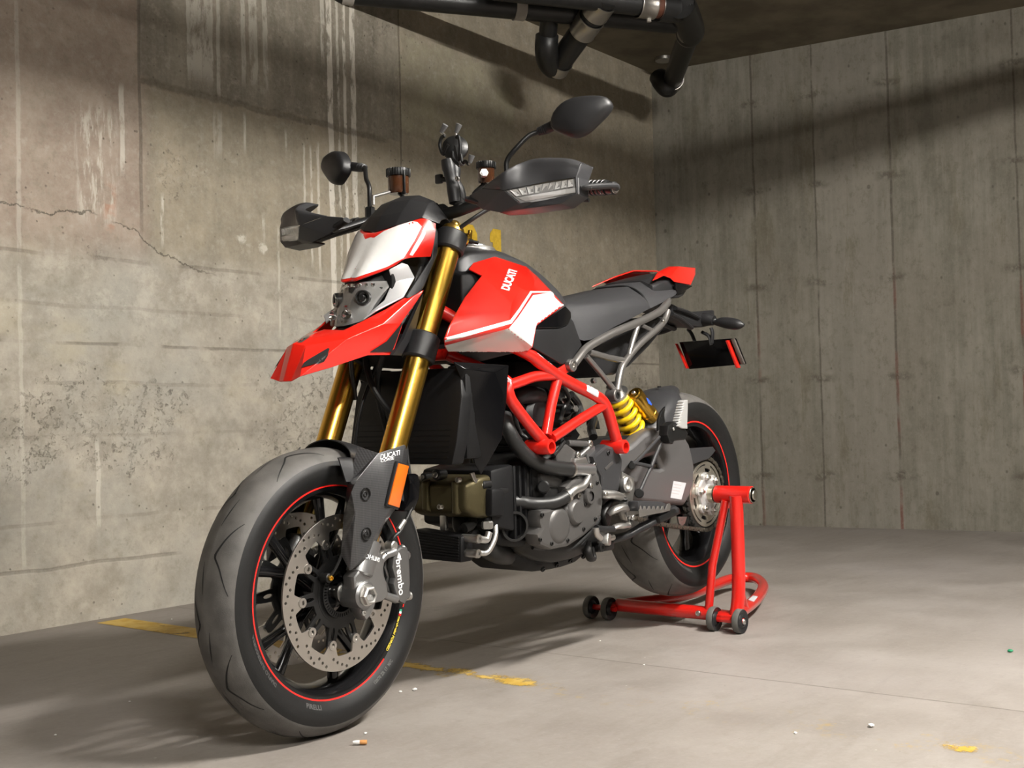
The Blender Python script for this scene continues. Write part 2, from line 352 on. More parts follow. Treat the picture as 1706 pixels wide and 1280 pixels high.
def concrete_right():
    n=NT('right_wall_concrete',.85); y,z=n.y,n.z
    st=n.add(n.mul(n.noise(4,5,.65,stretch=(1,5,.3)),.5),n.mul(n.noise(5,6,.7,stretch=(1,1,.6)),.5)); big=n.noise(1.3,4,.6); fine=n.noise(70,3,.7); mot=n.noise(22,6,.75,stretch=(1,1,.7)); yw=n.add(y,n.mul(n.M('SUBTRACT',n.noise(7,3),.5),.012))
    col=n.mix(n.ramp(st,.38,.62),srgb(106,103,92),srgb(131,127,116)); col=n.mix(n.mul(n.ramp(big,.45,.65),.5),col,srgb(115,109,98))
    S=[-1.12,-.775,-.37,.25,.63,1.01,1.6]
    brd=n.mul(n.band(yw,-.57,.2,.02),.35); col=n.mix(brd,col,srgb(133,128,119)); brd=n.mul(n.band(yw,-.95,.17,.02),.25); col=n.mix(brd,col,srgb(110,105,95))
    seam=None; ties=None
    for i,c in enumerate(S):
        b=n.mul(n.band(yw,c,.0018 if i%2 else .003,.006),n.ramp(n.noise(6,4),.34,.5,.35,1)); seam=b if seam is None else n.mx(seam,b)
    for k in (.28,.82,1.35,1.9,2.4):
        b=n.band(n.add(z,n.mul(n.M('SUBTRACT',n.noise(12,3),.5),.05)),k,.006,.025); ties=b if ties is None else n.mx(ties,b)
    near=None
    for c in S:
        b=n.band(yw,c,.02,.09); near=b if near is None else n.mx(near,b)
    tie=n.mul(ties,near,n.ramp(n.noise(20,4,.7),.38,.55))
    red=n.mul(n.mx(n.band(yw,-.368,.005,.006),n.band(yw,.252,.005,.006),n.mul(n.band(yw,-1.116,.006,.006),.5)),n.ramp(n.noise(3,3),.42,.55),n.ramp(z,1.5,1.1),.6)
    col=n.mix(n.mul(seam,.65),col,srgb(59,52,42)); col=n.mix(red,col,srgb(120,71,61)); col=n.mix(n.mul(tie,.7),col,srgb(71,65,54))
    col=n.mix(n.mul(n.ramp(mot,.50,.68),.5),col,srgb(89,84,71)); col=n.mix(n.mul(n.ramp(mot,.46,.32),.3),col,srgb(141,137,126))
    pit=n.mx(n.mul(n.ramp(n.voro(15,stretch=(1,1,.7)),.13,.05),n.ramp(n.noise(3,3),.45,.58)),n.mul(n.ramp(n.voro(8.3,stretch=(1,1,.8)),.10,.05),n.ramp(n.noise(2,3),.47,.58))); col=n.mix(n.mul(pit,.65),col,srgb(71,66,56))
    blot=n.mul(n.ramp(n.noise(5,6,.75,stretch=(1,1.4,.3)),.54,.68),.6); col=n.mix(blot,col,srgb(96,90,73)); col=n.mix(n.mul(n.ramp(fine,.35,.75),.2),col,srgb(136,133,121))
    return n.out(col,n.add(n.mul(st,.3),n.mul(fine,.25),n.mul(seam,-.5),n.mul(pit,-.7),n.mul(tie,-.4)),.4,.006)
def concrete_floor():
    n=NT('floor_concrete',.7); x,y=n.x,n.y
    big=n.noise(.8,5,.6); mid=n.noise(3.2,7,.7); fine=n.noise(90,3,.7); scr=n.noise(2.4,7,.7,stretch=(1,4.5,1),dist=.6); grit=n.noise(28,5,.75)
    col=n.mix(n.ramp(mid,.28,.74),srgb(127,120,114),srgb(143,137,131)); col=n.mix(n.mul(n.ramp(scr,.46,.68),.4),col,srgb(116,109,102)); col=n.mix(n.mul(n.ramp(big,.48,.68),.45),col,srgb(150,144,141))
    col=n.mix(n.mul(n.ramp(n.noise(1.5,4,.6),.56,.70),.35),col,srgb(112,104,97)); col=n.mix(n.mul(n.ramp(grit,.52,.70),.25),col,srgb(110,102,95)); col=n.mix(n.mul(n.ramp(grit,.48,.32),.2),col,srgb(158,152,146))
    # control joint running away from the camera
    j=n.band(n.add(x,n.mul(y,JOINT[0]),n.mul(n.M('SUBTRACT',n.noise(5,3),.5),.012)),JOINT[1],.0016,.004); col=n.mix(n.mul(j,.55),col,srgb(80,73,67))
    spk=n.ramp(n.voro(26),.07,.03); spk=n.mul(spk,n.ramp(n.noise(3,3),.47,.6)); col=n.mix(n.mul(spk,.55),col,srgb(84,76,67))
    wsp=n.mul(n.ramp(n.voro(14.3),.05,.025),n.ramp(n.noise(2.1,3),.5,.6)); col=n.mix(n.mul(wsp,.7),col,srgb(188,182,178))
    col=n.mix(n.mul(n.ramp(fine,.35,.75),.2),col,srgb(154,147,140))
    # rubbed-out yellow paint of the old bay line
    old=n.mul(n.band(n.add(x,n.mul(n.M('SUBTRACT',scr,.5),.12)),-.60,.03,.07),n.ramp(grit,.50,.62),n.ramp(n.noise(6,4,.7),.46,.6),.55); col=n.mix(old,col,srgb(166,139,71))
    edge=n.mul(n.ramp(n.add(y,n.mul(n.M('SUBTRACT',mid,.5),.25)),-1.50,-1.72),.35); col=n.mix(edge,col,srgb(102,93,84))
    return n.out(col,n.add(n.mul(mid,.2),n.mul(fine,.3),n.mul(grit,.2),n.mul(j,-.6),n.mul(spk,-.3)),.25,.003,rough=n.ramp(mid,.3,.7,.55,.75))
_a=at(680,1059.5,Z=0); _b=at(1706,1186,Z=0); _k=-(_b.x-_a.x)/(_b.y-_a.y); JOINT=(_k,_a.x+_k*_a.y)
CEIL=2.68; C0=V((-4.349,-1.725,0)); C1=V((-4.62,.223,0)); _d=(C1-C0).normalized(); CE=C0+_d*8.2
M_left=concrete_left(); M_right=concrete_right(); M_floor=concrete_floor()
_n=NT('ceiling_concrete',.9); M_ceil=_n.out(_n.mix(_n.ramp(_n.noise(3,5,.6),.35,.65),srgb(92,85,71),srgb(118,110,93)),_n.noise(40,3),.2)
def slab(name, pts, z0, z1, m):
    k=len(pts); b=MB().add([(p[0],p[1],z0) for p in pts]+[(p[0],p[1],z1) for p in pts],[list(range(k))[::-1],list(range(k,2*k))]+[[i,(i+1)%k,(i+1)%k+k,i+k] for i in range(k)])
    return tag(b.build(name,m),kind='structure')
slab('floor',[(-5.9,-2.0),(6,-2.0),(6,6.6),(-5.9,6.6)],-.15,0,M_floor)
slab('ceiling',[(-5.9,-2.0),(6,-2.0),(6,6.6),(-5.9,6.6)],CEIL,CEIL+.2,M_ceil)
slab('wall_left',[(-4.55,-2.0),(6,-2.0),(6,-1.72),(-4.349,-1.722)],0,CEIL,M_left)
slab('wall_right',[(C0.x,-1.722),(CE.x,CE.y),(CE.x-.25,CE.y),(C0.x-.25,-1.722)],0,CEIL,M_right)

M_dark=mat('dark_far_concrete',(.05,.047,.042),.9); slab('wall_back',[(5.75,-2.0),(6,-2.0),(6,6.6),(5.75,6.6)],0,CEIL,M_dark); slab('wall_far',[(-5.9,6.35),(6,6.35),(6,6.6),(-5.9,6.6)],0,CEIL,M_dark)
# lamps: twin glowing tubes under a white housing
WL=mat('lamp_white_enamel',(.7,.7,.68),.4)
for x_,y_,z_,pw in LAMPS:
    em=bpy.data.materials.new('fluorescent_glow'); em.use_nodes=True; em.node_tree.nodes.clear(); e_=em.node_tree.nodes.new('ShaderNodeEmission'); o_=em.node_tree.nodes.new('ShaderNodeOutputMaterial'); e_.inputs[0].default_value=(1,.96,.90,1); e_.inputs[1].default_value=pw; em.node_tree.links.new(e_.outputs[0],o_.inputs[0])
    lm=thing('ceiling_lamp','long white twin tube fluorescent lamp hung under the concrete ceiling','lamp',(x_+.6,y_,z_),'fluorescent lamps on the ceiling')
    for d in (-.04,.04): tube([V((x_,y_+d,z_)),V((x_+1.2,y_+d,z_))],.019,10).build('lamp_tube',em,lm)
    box((x_+.6,y_,z_+.05),(1.26,.13,.05),None,.008).build('housing',WL,lm)
    for q in (x_+.15,x_+1.05): tube([V((q,y_,z_+.07)),V((q,y_,CEIL))],.006,10).build('hanger_rod',WL,lm)

# yellow stencilled bay number on the left wall
M_yel=NT('yellow_wall_paint',.6); M_yel=M_yel.out(M_yel.mix(M_yel.ramp(M_yel.noise(25,5,.7),.35,.6),srgb(196,160,44),srgb(214,178,58)))
num=thing('bay_number','yellow stencilled 01 painted on the left concrete wall behind the tank','number',(-2.62,-1.72,1.4))
WALL=-1.7185
def wallmap(u,v,w_): return V((u,WALL+w_,v))
def chamf(x0,x1,z0,z1,c): return [(x0+c,z0),(x1-c,z0),(x1,z0+c),(x1,z1-c),(x1-c,z1),(x0+c,z1),(x0,z1-c),(x0,z0+c)]
zt=1.572; zb=1.20; x0=-2.43; x1=-2.665; t_=.045   # x runs right-to-left
def half0(xa,xb,s):   # one half of the stencilled 0, xa outer, xb gap side
    c=.03*s; o=[(xb,zb),(xa-c if False else xa+(-c),zb)]
    return [(xb,zt),(xa+c*-1,zt),(xa,zt-.04),(xa,zb+.04),(xa+c*-1,zb),(xb,zb),(xb,zb+t_),(xa-s*t_,zb+t_+.02),(xa-s*t_,zt-t_-.02),(xb,zt-t_)]
xm=(x0+x1)/2
for xa,xb,s in ((x0,xm+.006,1),(x1,xm-.006,-1)): plate([half0(xa,xb,s)],.0006,fn=wallmap).build('digit',M_yel,num)
plate([[(-2.79,zb),(-2.85,zb),(-2.85,zt),(-2.79,zt),(-2.765,zt-.025),(-2.762,zt-.055),(-2.768,zt-.068),(-2.785,zt-.068)]],.0006,fn=wallmap).build('digit',M_yel,num)

# worn yellow bay line on the floor
n=NT('worn_yellow_line',.7); wear=n.add(n.mul(n.noise(9,7,.78),.6),n.mul(n.noise(4,6,.7,stretch=(1,.5,1)),.4))
yb=n.add(n.mul(n.ramp(n.y,-.9,-.1),-.065),n.mul(n.ramp(n.y,.05,.28),-.20),n.mul(n.band(n.y,.36,.05,.06),.14),n.mul(n.band(n.y,1.115,.02,.04),.15),n.mul(n.band(n.y,1.22,.05,.05),.07))
keep=n.ramp(n.add(wear,yb,n.mul(n.M('ABSOLUTE',n.add(n.x,.598)),n.ramp(n.y,-.8,-.3,-.3,-2.2))),.375,.45)
tr=n.t.nodes.new('ShaderNodeBsdfTransparent'); ms=n.t.nodes.new('ShaderNodeMixShader'); n.t.links.new(keep,ms.inputs[0]); n.t.links.new(tr.outputs[0],ms.inputs[1]); n.t.links.new(n.b.outputs[0],ms.inputs[2]); n.t.links.new(ms.outputs[0],n.t.nodes['Material Output'].inputs[0])
M_line=n.out(n.mix(n.ramp(n.noise(20,5),.35,.6),srgb(176,142,52),srgb(192,162,84)))
MB().add([(-.545,-1.66,.0012),(-.655,-1.66,.0012),(-.655,1.4,.0012),(-.545,1.4,.0012)]+[(-.545,-1.66,.0004),(-.655,-1.66,.0004),(-.655,1.4,.0004),(-.545,1.4,.0004)],[[0,1,2,3],[7,6,5,4],[0,3,7,4],[1,0,4,5],[2,1,5,6],[3,2,6,7]])
_l=MB()
_N=60
for i in range(_N+1):
    y=-1.66+3.0*i/_N; _l.v+= [V((-.548,y,.001)),V((-.655,y,.001))]
for i in range(_N): _l.f.append([2*i,2*i+1,2*i+3,2*i+2]); _l.mi.append(0)
tag(_l.build('parking_line',M_line),'worn yellow parking line painted across the concrete floor under the motorcycle','floor line')

# ================================================================= MATERIALS OF THE MOTORCYCLE
RED=mat('red_gloss_paint',(.66,.014,.007),.28,coat=1,spec=.4)
WHITE=mat('white_gloss_paint',(.68,.67,.65),.3,coat=.9)
FRED=mat('red_frame_enamel',(.60,.013,.007),.33,coat=.7)
GLOSSBLK=mat('gloss_black_plastic',(.003,.003,.0035),.10,coat=0,spec=.28)
SATBLK=mat('satin_black_plastic',(.013,.013,.014),.45,bump=.15,bscale=900)
MATBLK=mat('black_metal',(.008,.008,.008),.4,spec=.4)
DARKBLK=mat('deep_black_plastic_and_shade',(.004,.004,.0045),.55,spec=.3)  # also on engine parts, where it paints in the blocked light
GREYPL=mat('charcoal_plastic',(.031,.031,.033),.42,bump=.12,bscale=900)
SEATM=mat('seat_vinyl',(.030,.030,.032),.5,bump=.35,bscale=1200)
RUBBER=mat('tyre_sidewall_rubber',(.010,.010,.010),.5,spec=.35,bump=.2,bscale=600)
TREAD=mat('worn_tread_rubber',(.092,.087,.081),.6,spec=.45,bump=.3,bscale=500,var=.3)
GROOVE=mat('tread_groove',(.006,.006,.006),.8)
SIDETXT=mat('sidewall_relief',(.075,.074,.072),.6)
RIMBLK=mat('wheel_gloss_black',(.006,.006,.0065),.2,coat=.3,spec=.35)
GOLD=mat('gold_anodised',(.72,.43,.07),.27,metal=1)
GOLD2=mat('gold_nitride_slider',(.62,.47,.16),.2,metal=1)
STEEL=mat('brushed_steel',(.55,.53,.50),.32,metal=1,bump=.1,bscale=400)
DISCST=mat('brake_rotor_steel',(.56,.53,.49),.36,metal=1)
CASTAL=mat('cast_aluminium',(.30,.30,.30),.38,metal=.9,bump=.3,bscale=500)
ALU=mat('bright_aluminium',(.56,.55,.53),.4,metal=1,bump=.15,bscale=500)
CALIPER=mat('titanium_grey_caliper',(.21,.21,.21),.36,metal=.85)
TITAN=mat('titanium_grey_tube',(.22,.21,.20),.36,metal=.75,coat=.2)
ENGGREY=mat('grey_engine_paint',(.098,.094,.091),.42,metal=.45,bump=.2,bscale=500)
ENGDARK=mat('dark_engine_metal',(.020,.0195,.019),.45,metal=.5,bump=.2,bscale=500)
OLIVE=mat('bronze_cover',(.080,.067,.033),.42,metal=.7,bump=.2,bscale=500)
SWING=mat('swingarm_grey',(.165,.160,.160),.42,metal=.6,bump=.15,bscale=600)
HOSE=mat('rubber_hose',(.013,.013,.013),.42)
CHAINM=mat('chain_steel',(.16,.145,.12),.45,metal=.9)
YELLOW=mat('yellow_spring',(.80,.50,.01),.35,coat=.4)
AMBER=mat('amber_reflector',(.62,.13,.005),.25,coat=1,bump=.6,bscale=700)
LENS=mat('clear_lens',(.96,.96,.96),.02,trans=1,ior=1.3)
CHROME=mat('chrome_reflector',(.86,.86,.86),.10,metal=1)
SILVERPL=mat('silver_lamp_surround',(.62,.62,.63),.35,metal=.3)
LEDM=mat('led_reflector',(.85,.85,.85),.3,metal=.15)
LABEL=mat('white_label',(.50,.50,.52),.45,var=.08)
INK=mat('label_print',(.12,.12,.12),.6)
BLUEM=mat('blue_label',(.03,.10,.50),.5)
BROWNGL=mat('brown_reservoir',(.055,.020,.008),.18,coat=.7)
GREEN_=mat('green_film',(.03,.36,.20),.4); REDFILM=mat('red_film',(.78,.02,.015),.35); YELFILM=mat('yellow_film',(.72,.56,.06),.45); WHITEFILM=mat('white_film',(.85,.85,.84),.4)
# carbon weave
_n=NT('carbon_weave',.35); _w=_n.M('SINE',_n.mul(_n.add(_n.x,_n.z),900)); _w2=_n.M('SINE',_n.mul(_n.M('SUBTRACT',_n.x,_n.z),900)); _c=_n.ramp(_n.mul(_w,_w2),-.2,.2)
CARBON=_n.out(_n.mix(_c,(.018,.018,.019),(.050,.050,.052)),rough=.4); _n.b.inputs['Coat Weight'].default_value=.3

bike=thing('motorcycle','red, white and black naked motorcycle with gold forks, rear wheel held up','motorcycle',(-.75,0,0))
YAX=V((0,1,0))
def ringpt(c, r, a, y): return V((c[0]+r*cos(a), c[1]+y, c[2]+r*sin(a)))

def tyre_profile(R, hw, rim, n=40):
    "half-section points (y, r) from the left bead over the crown to the right bead"
    k=(R-rim); key=[(.76,rim-.004),(.88,rim+.10*k),(.975,rim+.26*k),(1.0,rim+.40*k),(.97,rim+.53*k),(.86,rim+.70*k),(.66,rim+.85*k),(.38,rim+.95*k),(0,R)]
    half=spline([V((a*hw,b,0)) for a,b in key],5); pts=[(p.x,p.y) for p in half]
    return pts+[(-y,r) for y,r in pts[-2::-1]]
def prof_at(prof, y):
    best=None; half=prof[:len(prof)//2+1]
    if y<0: return prof_at(prof,-y)
    for (ya,ra),(yb,rb) in zip(half[::-1],half[::-1][1:]):
        if ya<=y<=yb: return ra+(rb-ra)*(y-ya)/max(yb-ya,1e-9)
    return half[0][1]
def tyre(C, R, hw, rim, parent, grooves, steer=None):
    prof=tyre_profile(R,hw,rim); m=lathe([(r,y) for y,r in prof],C,YAX,128)
    for i,f in enumerate(m.f):
        q=sum((m.v[j] for j in f),V((0,0,0)))/4; rr=sqrt((q.x-C[0])**2+(q.z-C[2])**2)
        if rr>rim+.62*(R-rim): m.mi[i]=2
    inner=lathe([(rim-.004,.76*hw),(rim+.004,.55*hw),(rim+.004,-.55*hw),(rim-.004,-.76*hw)],C,YAX,128); m.join(inner)
    for path in grooves:       # cut-looking tread grooves: thin dark strips lying on the crown
        pts=spline([V((a,y,wd)) for a,y,wd in path],8); vs=[]
        for i,p in enumerate(pts):
            q0=pts[max(i-1,0)]; q1=pts[min(i+1,len(pts)-1)]; da=(q1.x-q0.x)*R; dy=q1.y-q0.y; L=sqrt(da*da+dy*dy); na,ny=-dy/L,da/L
            for s in (-1,1):
                a=p.x+s*na*p.z/R; y=p.y+s*ny*p.z; r=prof_at(prof,y)+.0007; vs.append(ringpt(C,r,a,y))
        m.add(vs,[[2*i,2*i+1,2*i+3,2*i+2] for i in range(len(pts)-1)],1)
    return m,prof
def flash_grooves(n, hw, a0=0):
    G=[]
    for k in range(n):
        for s in (1,-1):
            a=a0+2*pi*k/n+(0 if s>0 else pi/n)
            G.append([(a,s*.80*hw,.0005),(a+.16,s*.50*hw,.0015),(a+.235,s*.25*hw,.0021),(a+.255,s*.225*hw,.0026),(a+.27,s*.235*hw,.0024),(a+.38,s*.46*hw,.0016),(a+.50,s*.76*hw,.0005)])
            G.append([(a+.45,s*.04*hw,.0004),(a+.55,s*.12*hw,.0015),(a+.66,s*.20*hw,.0004)])
    return G
def arc_text(s, C, r, y, a_mid, size, parent, name, m, yslope=0, flip=1, shear=0, bold=0):
    "lettering that follows a wheel; reads round the rim"
    t=text(s,size,.0003,shear,1.0,bold)
    def f(p):
        a=a_mid+flip*p.x/r; rr=r+flip*p.y; return ringpt(C,rr,a,y+p.z+yslope*flip*p.y+.0005)
    t=MB().bm(_sub(t,size*.25)); return t.mapv(f).build(name,m,parent,recalc=False)
def _sub(m, maxlen):
    b=bmesh.new(); vs=[b.verts.new(p) for p in m.v]
    for f in m.f:
        try: b.faces.new([vs[i] for i in f])
        except ValueError: pass
    bmesh.ops.remove_doubles(b,verts=b.verts[:],dist=1e-7)
    return b
def turned(m, C, a):
    c,s=cos(a),sin(a); return m.mapv(lambda p: V((C[0]+(p.x-C[0])*c-p.y*s, (p.x-C[0])*s+p.y*c, p.z)))

# ================================================================= FRONT WHEEL
FC=V((0,0,.299)); STEER=.0208
def ring_loop(fn, n=180): return [( fn(2*pi*k/n)*cos(2*pi*k/n), fn(2*pi*k/n)*sin(2*pi*k/n)) for k in range(n)]
def stepf(t, period, width):
    u=(t+period/2)%period-period/2; return max(0,min(1,(width-abs(u))/(width*.35)))
A0=radians(-3.7)
def sm(x): x=max(0,min(1,x)); return x*x*(3-2*x)
def rotor(y):
    P=2*pi/10
    def inner(a):
        u=abs(((a-A0+P/2)%P)-P/2)/(P/2)      # 0 at a bobbin, 1 between
        return .1085+.0215*sm((u-.22)/.30)
    loops=[ring_loop(lambda a:.160,200),ring_loop(inner,400)]
    for k in range(10):
        for da,r in ((3,.152),(8,.1465),(13,.141),(17,.1535),(22,.148),(27,.1425),(32,.136)):
            a=A0+k*P+radians(da); loops.append(circle((r*cos(a),r*sin(a)),.0036,12))
    return plate(loops,.0045,.0004,fn=lambda u,v,w_:V((FC.x+u,y+w_,FC.z+v)))
def carrier(y, s):
    P=2*pi/10
    def outer(a):
        u=abs(((a-A0+P/2)%P)-P/2)/(P/2); return .117-.042*sm((u-.20)/.38)
    loops=[ring_loop(outer,300),circle((0,0),.048,60)]
    for k in range(10):
        a=A0+k*P; loops.append([(.086*cos(a)+.014*cos(t)*cos(a)-.005*sin(t)*sin(a), .086*sin(a)+.014*cos(t)*sin(a)+.005*sin(t)*cos(a)) for t in [2*pi*i/16 for i in range(16)]])
    m=plate(loops,.006,.0006,fn=lambda u,v,w_:V((FC.x+u,y+w_,FC.z+v)))
    return m
fw=MB()
prof_rim=[(.2255,.0475),(.2265,.044),(.2205,.0425),(.214,.041),(.208,.034),(.200,.022),(.1975,0),(.200,-.022),(.208,-.034),(.214,-.041),(.2205,-.0425),(.2265,-.044),(.2255,-.0475),(.2215,-.0478),(.209,-.0455),(.2015,-.036),(.1935,-.022),(.191,0),(.1935,.022),(.2015,.036),(.209,.0455),(.2215,.0478)]
fw.join(lathe(prof_rim,FC,YAX,128,closed=True))
fw.join(lathe([(.017,-.052),(.032,-.052),(.034,-.045),(.027,-.03),(.026,.03),(.034,.045),(.032,.052),(.017,.052)],FC,YAX,48,closed=True))
for k in range(5):              # five Y spokes
    a=radians(-41)+k*2*pi/5
    root=ringpt(FC,.026,a,0); knee=ringpt(FC,.078,a,.003)
    fw.join(tube([root,ringpt(FC,.052,a,.002),knee],[.019,.014,.0135],12,3,flat=.85))
    for s in (-1,1):
        fw.join(tube([knee,ringpt(FC,.135,a+s*.15,.003),ringpt(FC,.203,a+s*.215,0)],[.0125,.0092,.0125],12,4,flat=1.1))
fwheel=turned(fw,FC,STEER).build('front_wheel',RIMBLK,bike)
m,FPROF=tyre(FC,.299,.061,.222,None,flash_grooves(7,.061,.1)); turned(m,FC,STEER).build('tyre',[RUBBER,GROOVE,TREAD],fwheel,angle=60)
for s in (1,-1):
    st=MB()
    n_=120; A_s,A_e=(radians(-131.4),radians(196.5)) if s>0 else (0,2*pi)   # gap in the left stripe where the maker's sticker sits
    for i in range(n_+1):
        a=A_s+(A_e-A_s)*i/n_
        for r,y in ((.2236,.0477),(.2180,.0473),(.2180,.0482),(.2236,.0485)): st.v.append(ringpt(FC,r,a,s*y))
    for i in range(n_):
        for q in range(4): st.f.append([4*i+q,4*i+(q+1)%4,4*i+4+(q+1)%4,4*i+4+q]); st.mi.append(0)
    turned(st,FC,STEER).build('rim_stripe',REDFILM,fwheel)

def side_text(txt, C, r, y, a_mid, size, parent, name, m, d=1, bold=0, sp=1, tilt=0):
    t=text(txt,size,.0003,0,sp,bold); t=MB().bm(_sub(t,0))
    f=lambda p: ringpt(C,r+d*p.y,a_mid+d*p.x/r,y+p.z+tilt*d*p.y)
    t.mapv(f)
    return turned(t,C,STEER if C is FC else 0).build(name,m,parent)
side_text('marchesini FORGED',FC,.2145,.0472,radians(-147),.0095,fwheel,'maker_sticker',YELFILM,bold=.0003)
for k,(c0,mm) in enumerate(((-161.4,GREEN_),(-160.1,WHITEFILM),(-158.8,REDFILM))):
    a=radians(c0); q=MB().add([ringpt(FC,r,a+da,.0475) for r,da in ((.211,-.011),(.2185,-.011),(.2185,.011),(.211,.011))]+[ringpt(FC,r,a+da,.0468) for r,da in ((.211,-.011),(.2185,-.011),(.2185,.011),(.211,.011))],[[0,1,2,3],[7,6,5,4],[0,4,5,1],[1,5,6,2],[2,6,7,3],[3,7,4,0]])
    turned(q,FC,STEER).build('flag_sticker',mm,fwheel)
def wall_y(prof,r):
    for (ya,ra),(yb,rb) in zip(prof,prof[1:]):
        if ra<=r<=rb: return ya+(yb-ya)*(r-ra)/(rb-ra)
    return prof[0][0]
def sidewall_text(txt, C, r, a_mid, size, parent, prof, d=1, sp=1.1):
    t=MB().bm(_sub(text(txt,size,.0003,0,sp,.0004),0))
    t.mapv(lambda p: ringpt(C,r+d*p.y,a_mid+d*p.x/r,wall_y(prof,r+d*p.y)+.0006+p.z*.3)); return turned(t,C,STEER if C is FC else 0).build('sidewall_lettering',SIDETXT,parent)
sidewall_text('DIABLO SUPERCORSA',FC,.2335,radians(-28),.0115,fwheel,FPROF)
sidewall_text('PIRELLI',FC,.2335,radians(-72),.013,fwheel,FPROF,-1)
sidewall_text('120/70 ZR 17  M/C',FC,.2335,radians(-125),.008,fwheel,FPROF,-1)
# valve stem
turned(tube([ringpt(FC,.207,radians(177),.030),ringpt(FC,.192,radians(177),.052)],[.004,.0035],10),FC,STEER).build('valve_stem',STEEL,fwheel)
for s in (1,-1):
    dk=turned(rotor(s*.0645),FC,STEER).build('brake_disc',DISCST,fwheel); 
    cr=turned(carrier(s*.060,s),FC,STEER)
    hub=lathe([(.048,s*.030),(.062,s*.050),(.062,s*.0635),(.048,s*.0635)],FC,YAX,60,closed=True); cr.join(turned(hub,FC,STEER)); cr.build('disc_carrier',MATBLK,fwheel)
    for k in range(10):
        a=A0+k*2*pi/10; c=ringpt(FC,.1085,a,s*.0635)
        turned(lathe([(.0035,s*.001),(.0045,s*.0055),(.0098,s*.0055),(.0105,s*.0045),(.0105,-s*.004),(.0035,-s*.004)],c,YAX,18,closed=True),FC,STEER).build('disc_bobbin',STEEL,fwheel)
loops=[circle((0,0),.0535,72),circle((0,0),.040,60)]
for k in range(48):
    a=2*pi*k/48; loops.append([(.0470*cos(a+da)+0,.0470*sin(a+da)) if 0 else (rr*cos(a+da),rr*sin(a+da)) for rr,da in ((.0435,-.022),(.0505,-.022),(.0505,.022),(.0435,.022))])
turned(plate(loops,.0018,fn=lambda u,v,w_:V((FC.x+u,.0685+w_,FC.z+v))),FC,STEER).build('speed_sensor_ring',MATBLK,fwheel)
ax=lathe([(.0125,-.135),(.0125,.118)],FC,YAX,24).join(lathe([(.022,.070),(.022,.078),(.014,.078)],FC,YAX,24))
turned(ax,FC,STEER).build('axle',STEEL,fwheel)

# ================================================================= REAR WHEEL
RC=V((-1.493,0,.402))
rw=MB()
rim_r=[(.2255,.0745),(.2265,.071),(.2205,.069),(.213,.066),(.205,.052),(.198,.03),(.195,0),(.198,-.03),(.205,-.052),(.213,-.066),(.2205,-.069),(.2265,-.071),(.2255,-.0745),(.2215,-.0748),(.207,-.071),(.198,-.055),(.190,-.03),(.187,0),(.190,.03),(.198,.055),(.207,.071),(.2215,.0748)]
rw.join(lathe(rim_r,RC,YAX,120,closed=True)); rw.join(lathe([(.02,-.06),(.055,-.06),(.06,-.05),(.05,-.02),(.05,.05),(.07,.06),(.02,.06)],RC,YAX,40,closed=True))
for k in range(5):
    a=radians(-50)+k*2*pi/5; knee=ringpt(RC,.085,a,.0)
    rw.join(tube([ringpt(RC,.045,a,0),knee],[.022,.018],12,2))
    for s in (-1,1): rw.join(tube([knee,ringpt(RC,.14,a+s*.15,0),ringpt(RC,.198,a+s*.24,-.005)],[.016,.0125,.017],12,4,flat=1.2))
rwheel=rw.build('rear_wheel',RIMBLK,bike)
m,RPROF=tyre(RC,.315,.092,.222,None,flash_grooves(7,.092,.25)); m.build('tyre',[RUBBER,GROOVE,TREAD],rwheel,angle=60)
for s in (1,-1):
    st=MB(); n_=120
    A_s,A_e=(radians(-132),radians(196)) if s>0 else (0,2*pi)
    for i in range(n_+1):
        a=A_s+(A_e-A_s)*i/n_
        for r,y in ((.2226,.0748),(.2186,.0744),(.2186,.0752),(.2226,.0756)): st.v.append(ringpt(RC,r,a,s*y))
    for i in range(n_):
        for q in range(4): st.f.append([4*i+q,4*i+(q+1)%4,4*i+4+(q+1)%4,4*i+4+q]); st.mi.append(0)
    st.build('rim_stripe',REDFILM,rwheel)
side_text('marchesini FORGED',RC,.2145,.0742,radians(-147),.0095,rwheel,'maker_sticker',YELFILM,bold=.0003)
sidewall_text('DIABLO SUPERCORSA',RC,.2345,radians(-60),.0125,rwheel,RPROF)
# sprocket and its carrier
TT=43; SPR=.1085
def teeth(t):
    u=(t*TT/(2*pi))%1; return .1075+.0075*sm((.5-abs(u-.5))*2.6)
loops=[ring_loop(teeth,TT*8),circle((0,0),.080,72)]
spk=plate(loops,.007,.0004,fn=lambda u,v,w_:V((RC.x+u,.104+w_,RC.z+v)))
spk.build('sprocket_ring',mat('sprocket_black',(.03,.029,.027),.5,metal=.6),rwheel)
def lobes(t):
    u=abs(((t-.45)/(2*pi/5))%1-.5)*2; return .055+.030*sm((u-.25)/.5)
L=[ring_loop(lambda t:.0985,160)]
for k in range(6):
    a=.2+k*2*pi/6
    L.append([(.0915*cos(a+d),.0915*sin(a+d)) for d in [(-.36+.72*i/10) for i in range(11)]]+[(.085*cos(a+d),.085*sin(a+d)) for d in [(.36-.72*i/10) for i in range(11)]])
for k in range(6):
    a=.72+k*2*pi/6
    L.append([(.079*cos(a+d),.079*sin(a+d)) for d in [(-.26+.52*i/10) for i in range(11)]]+[(.066*cos(a+d),.066*sin(a+d)) for d in [(.2-.4*i/10) for i in range(11)]])
L.append(circle((0,0),.03,40))
spd=plate(L,.006,.0008,fn=lambda u,v,w_:V((RC.x+u,.1075+w_,RC.z+v)))
spd.build('sprocket',mat('sprocket_nickel',(.52,.49,.42),.35,metal=.9),rwheel)
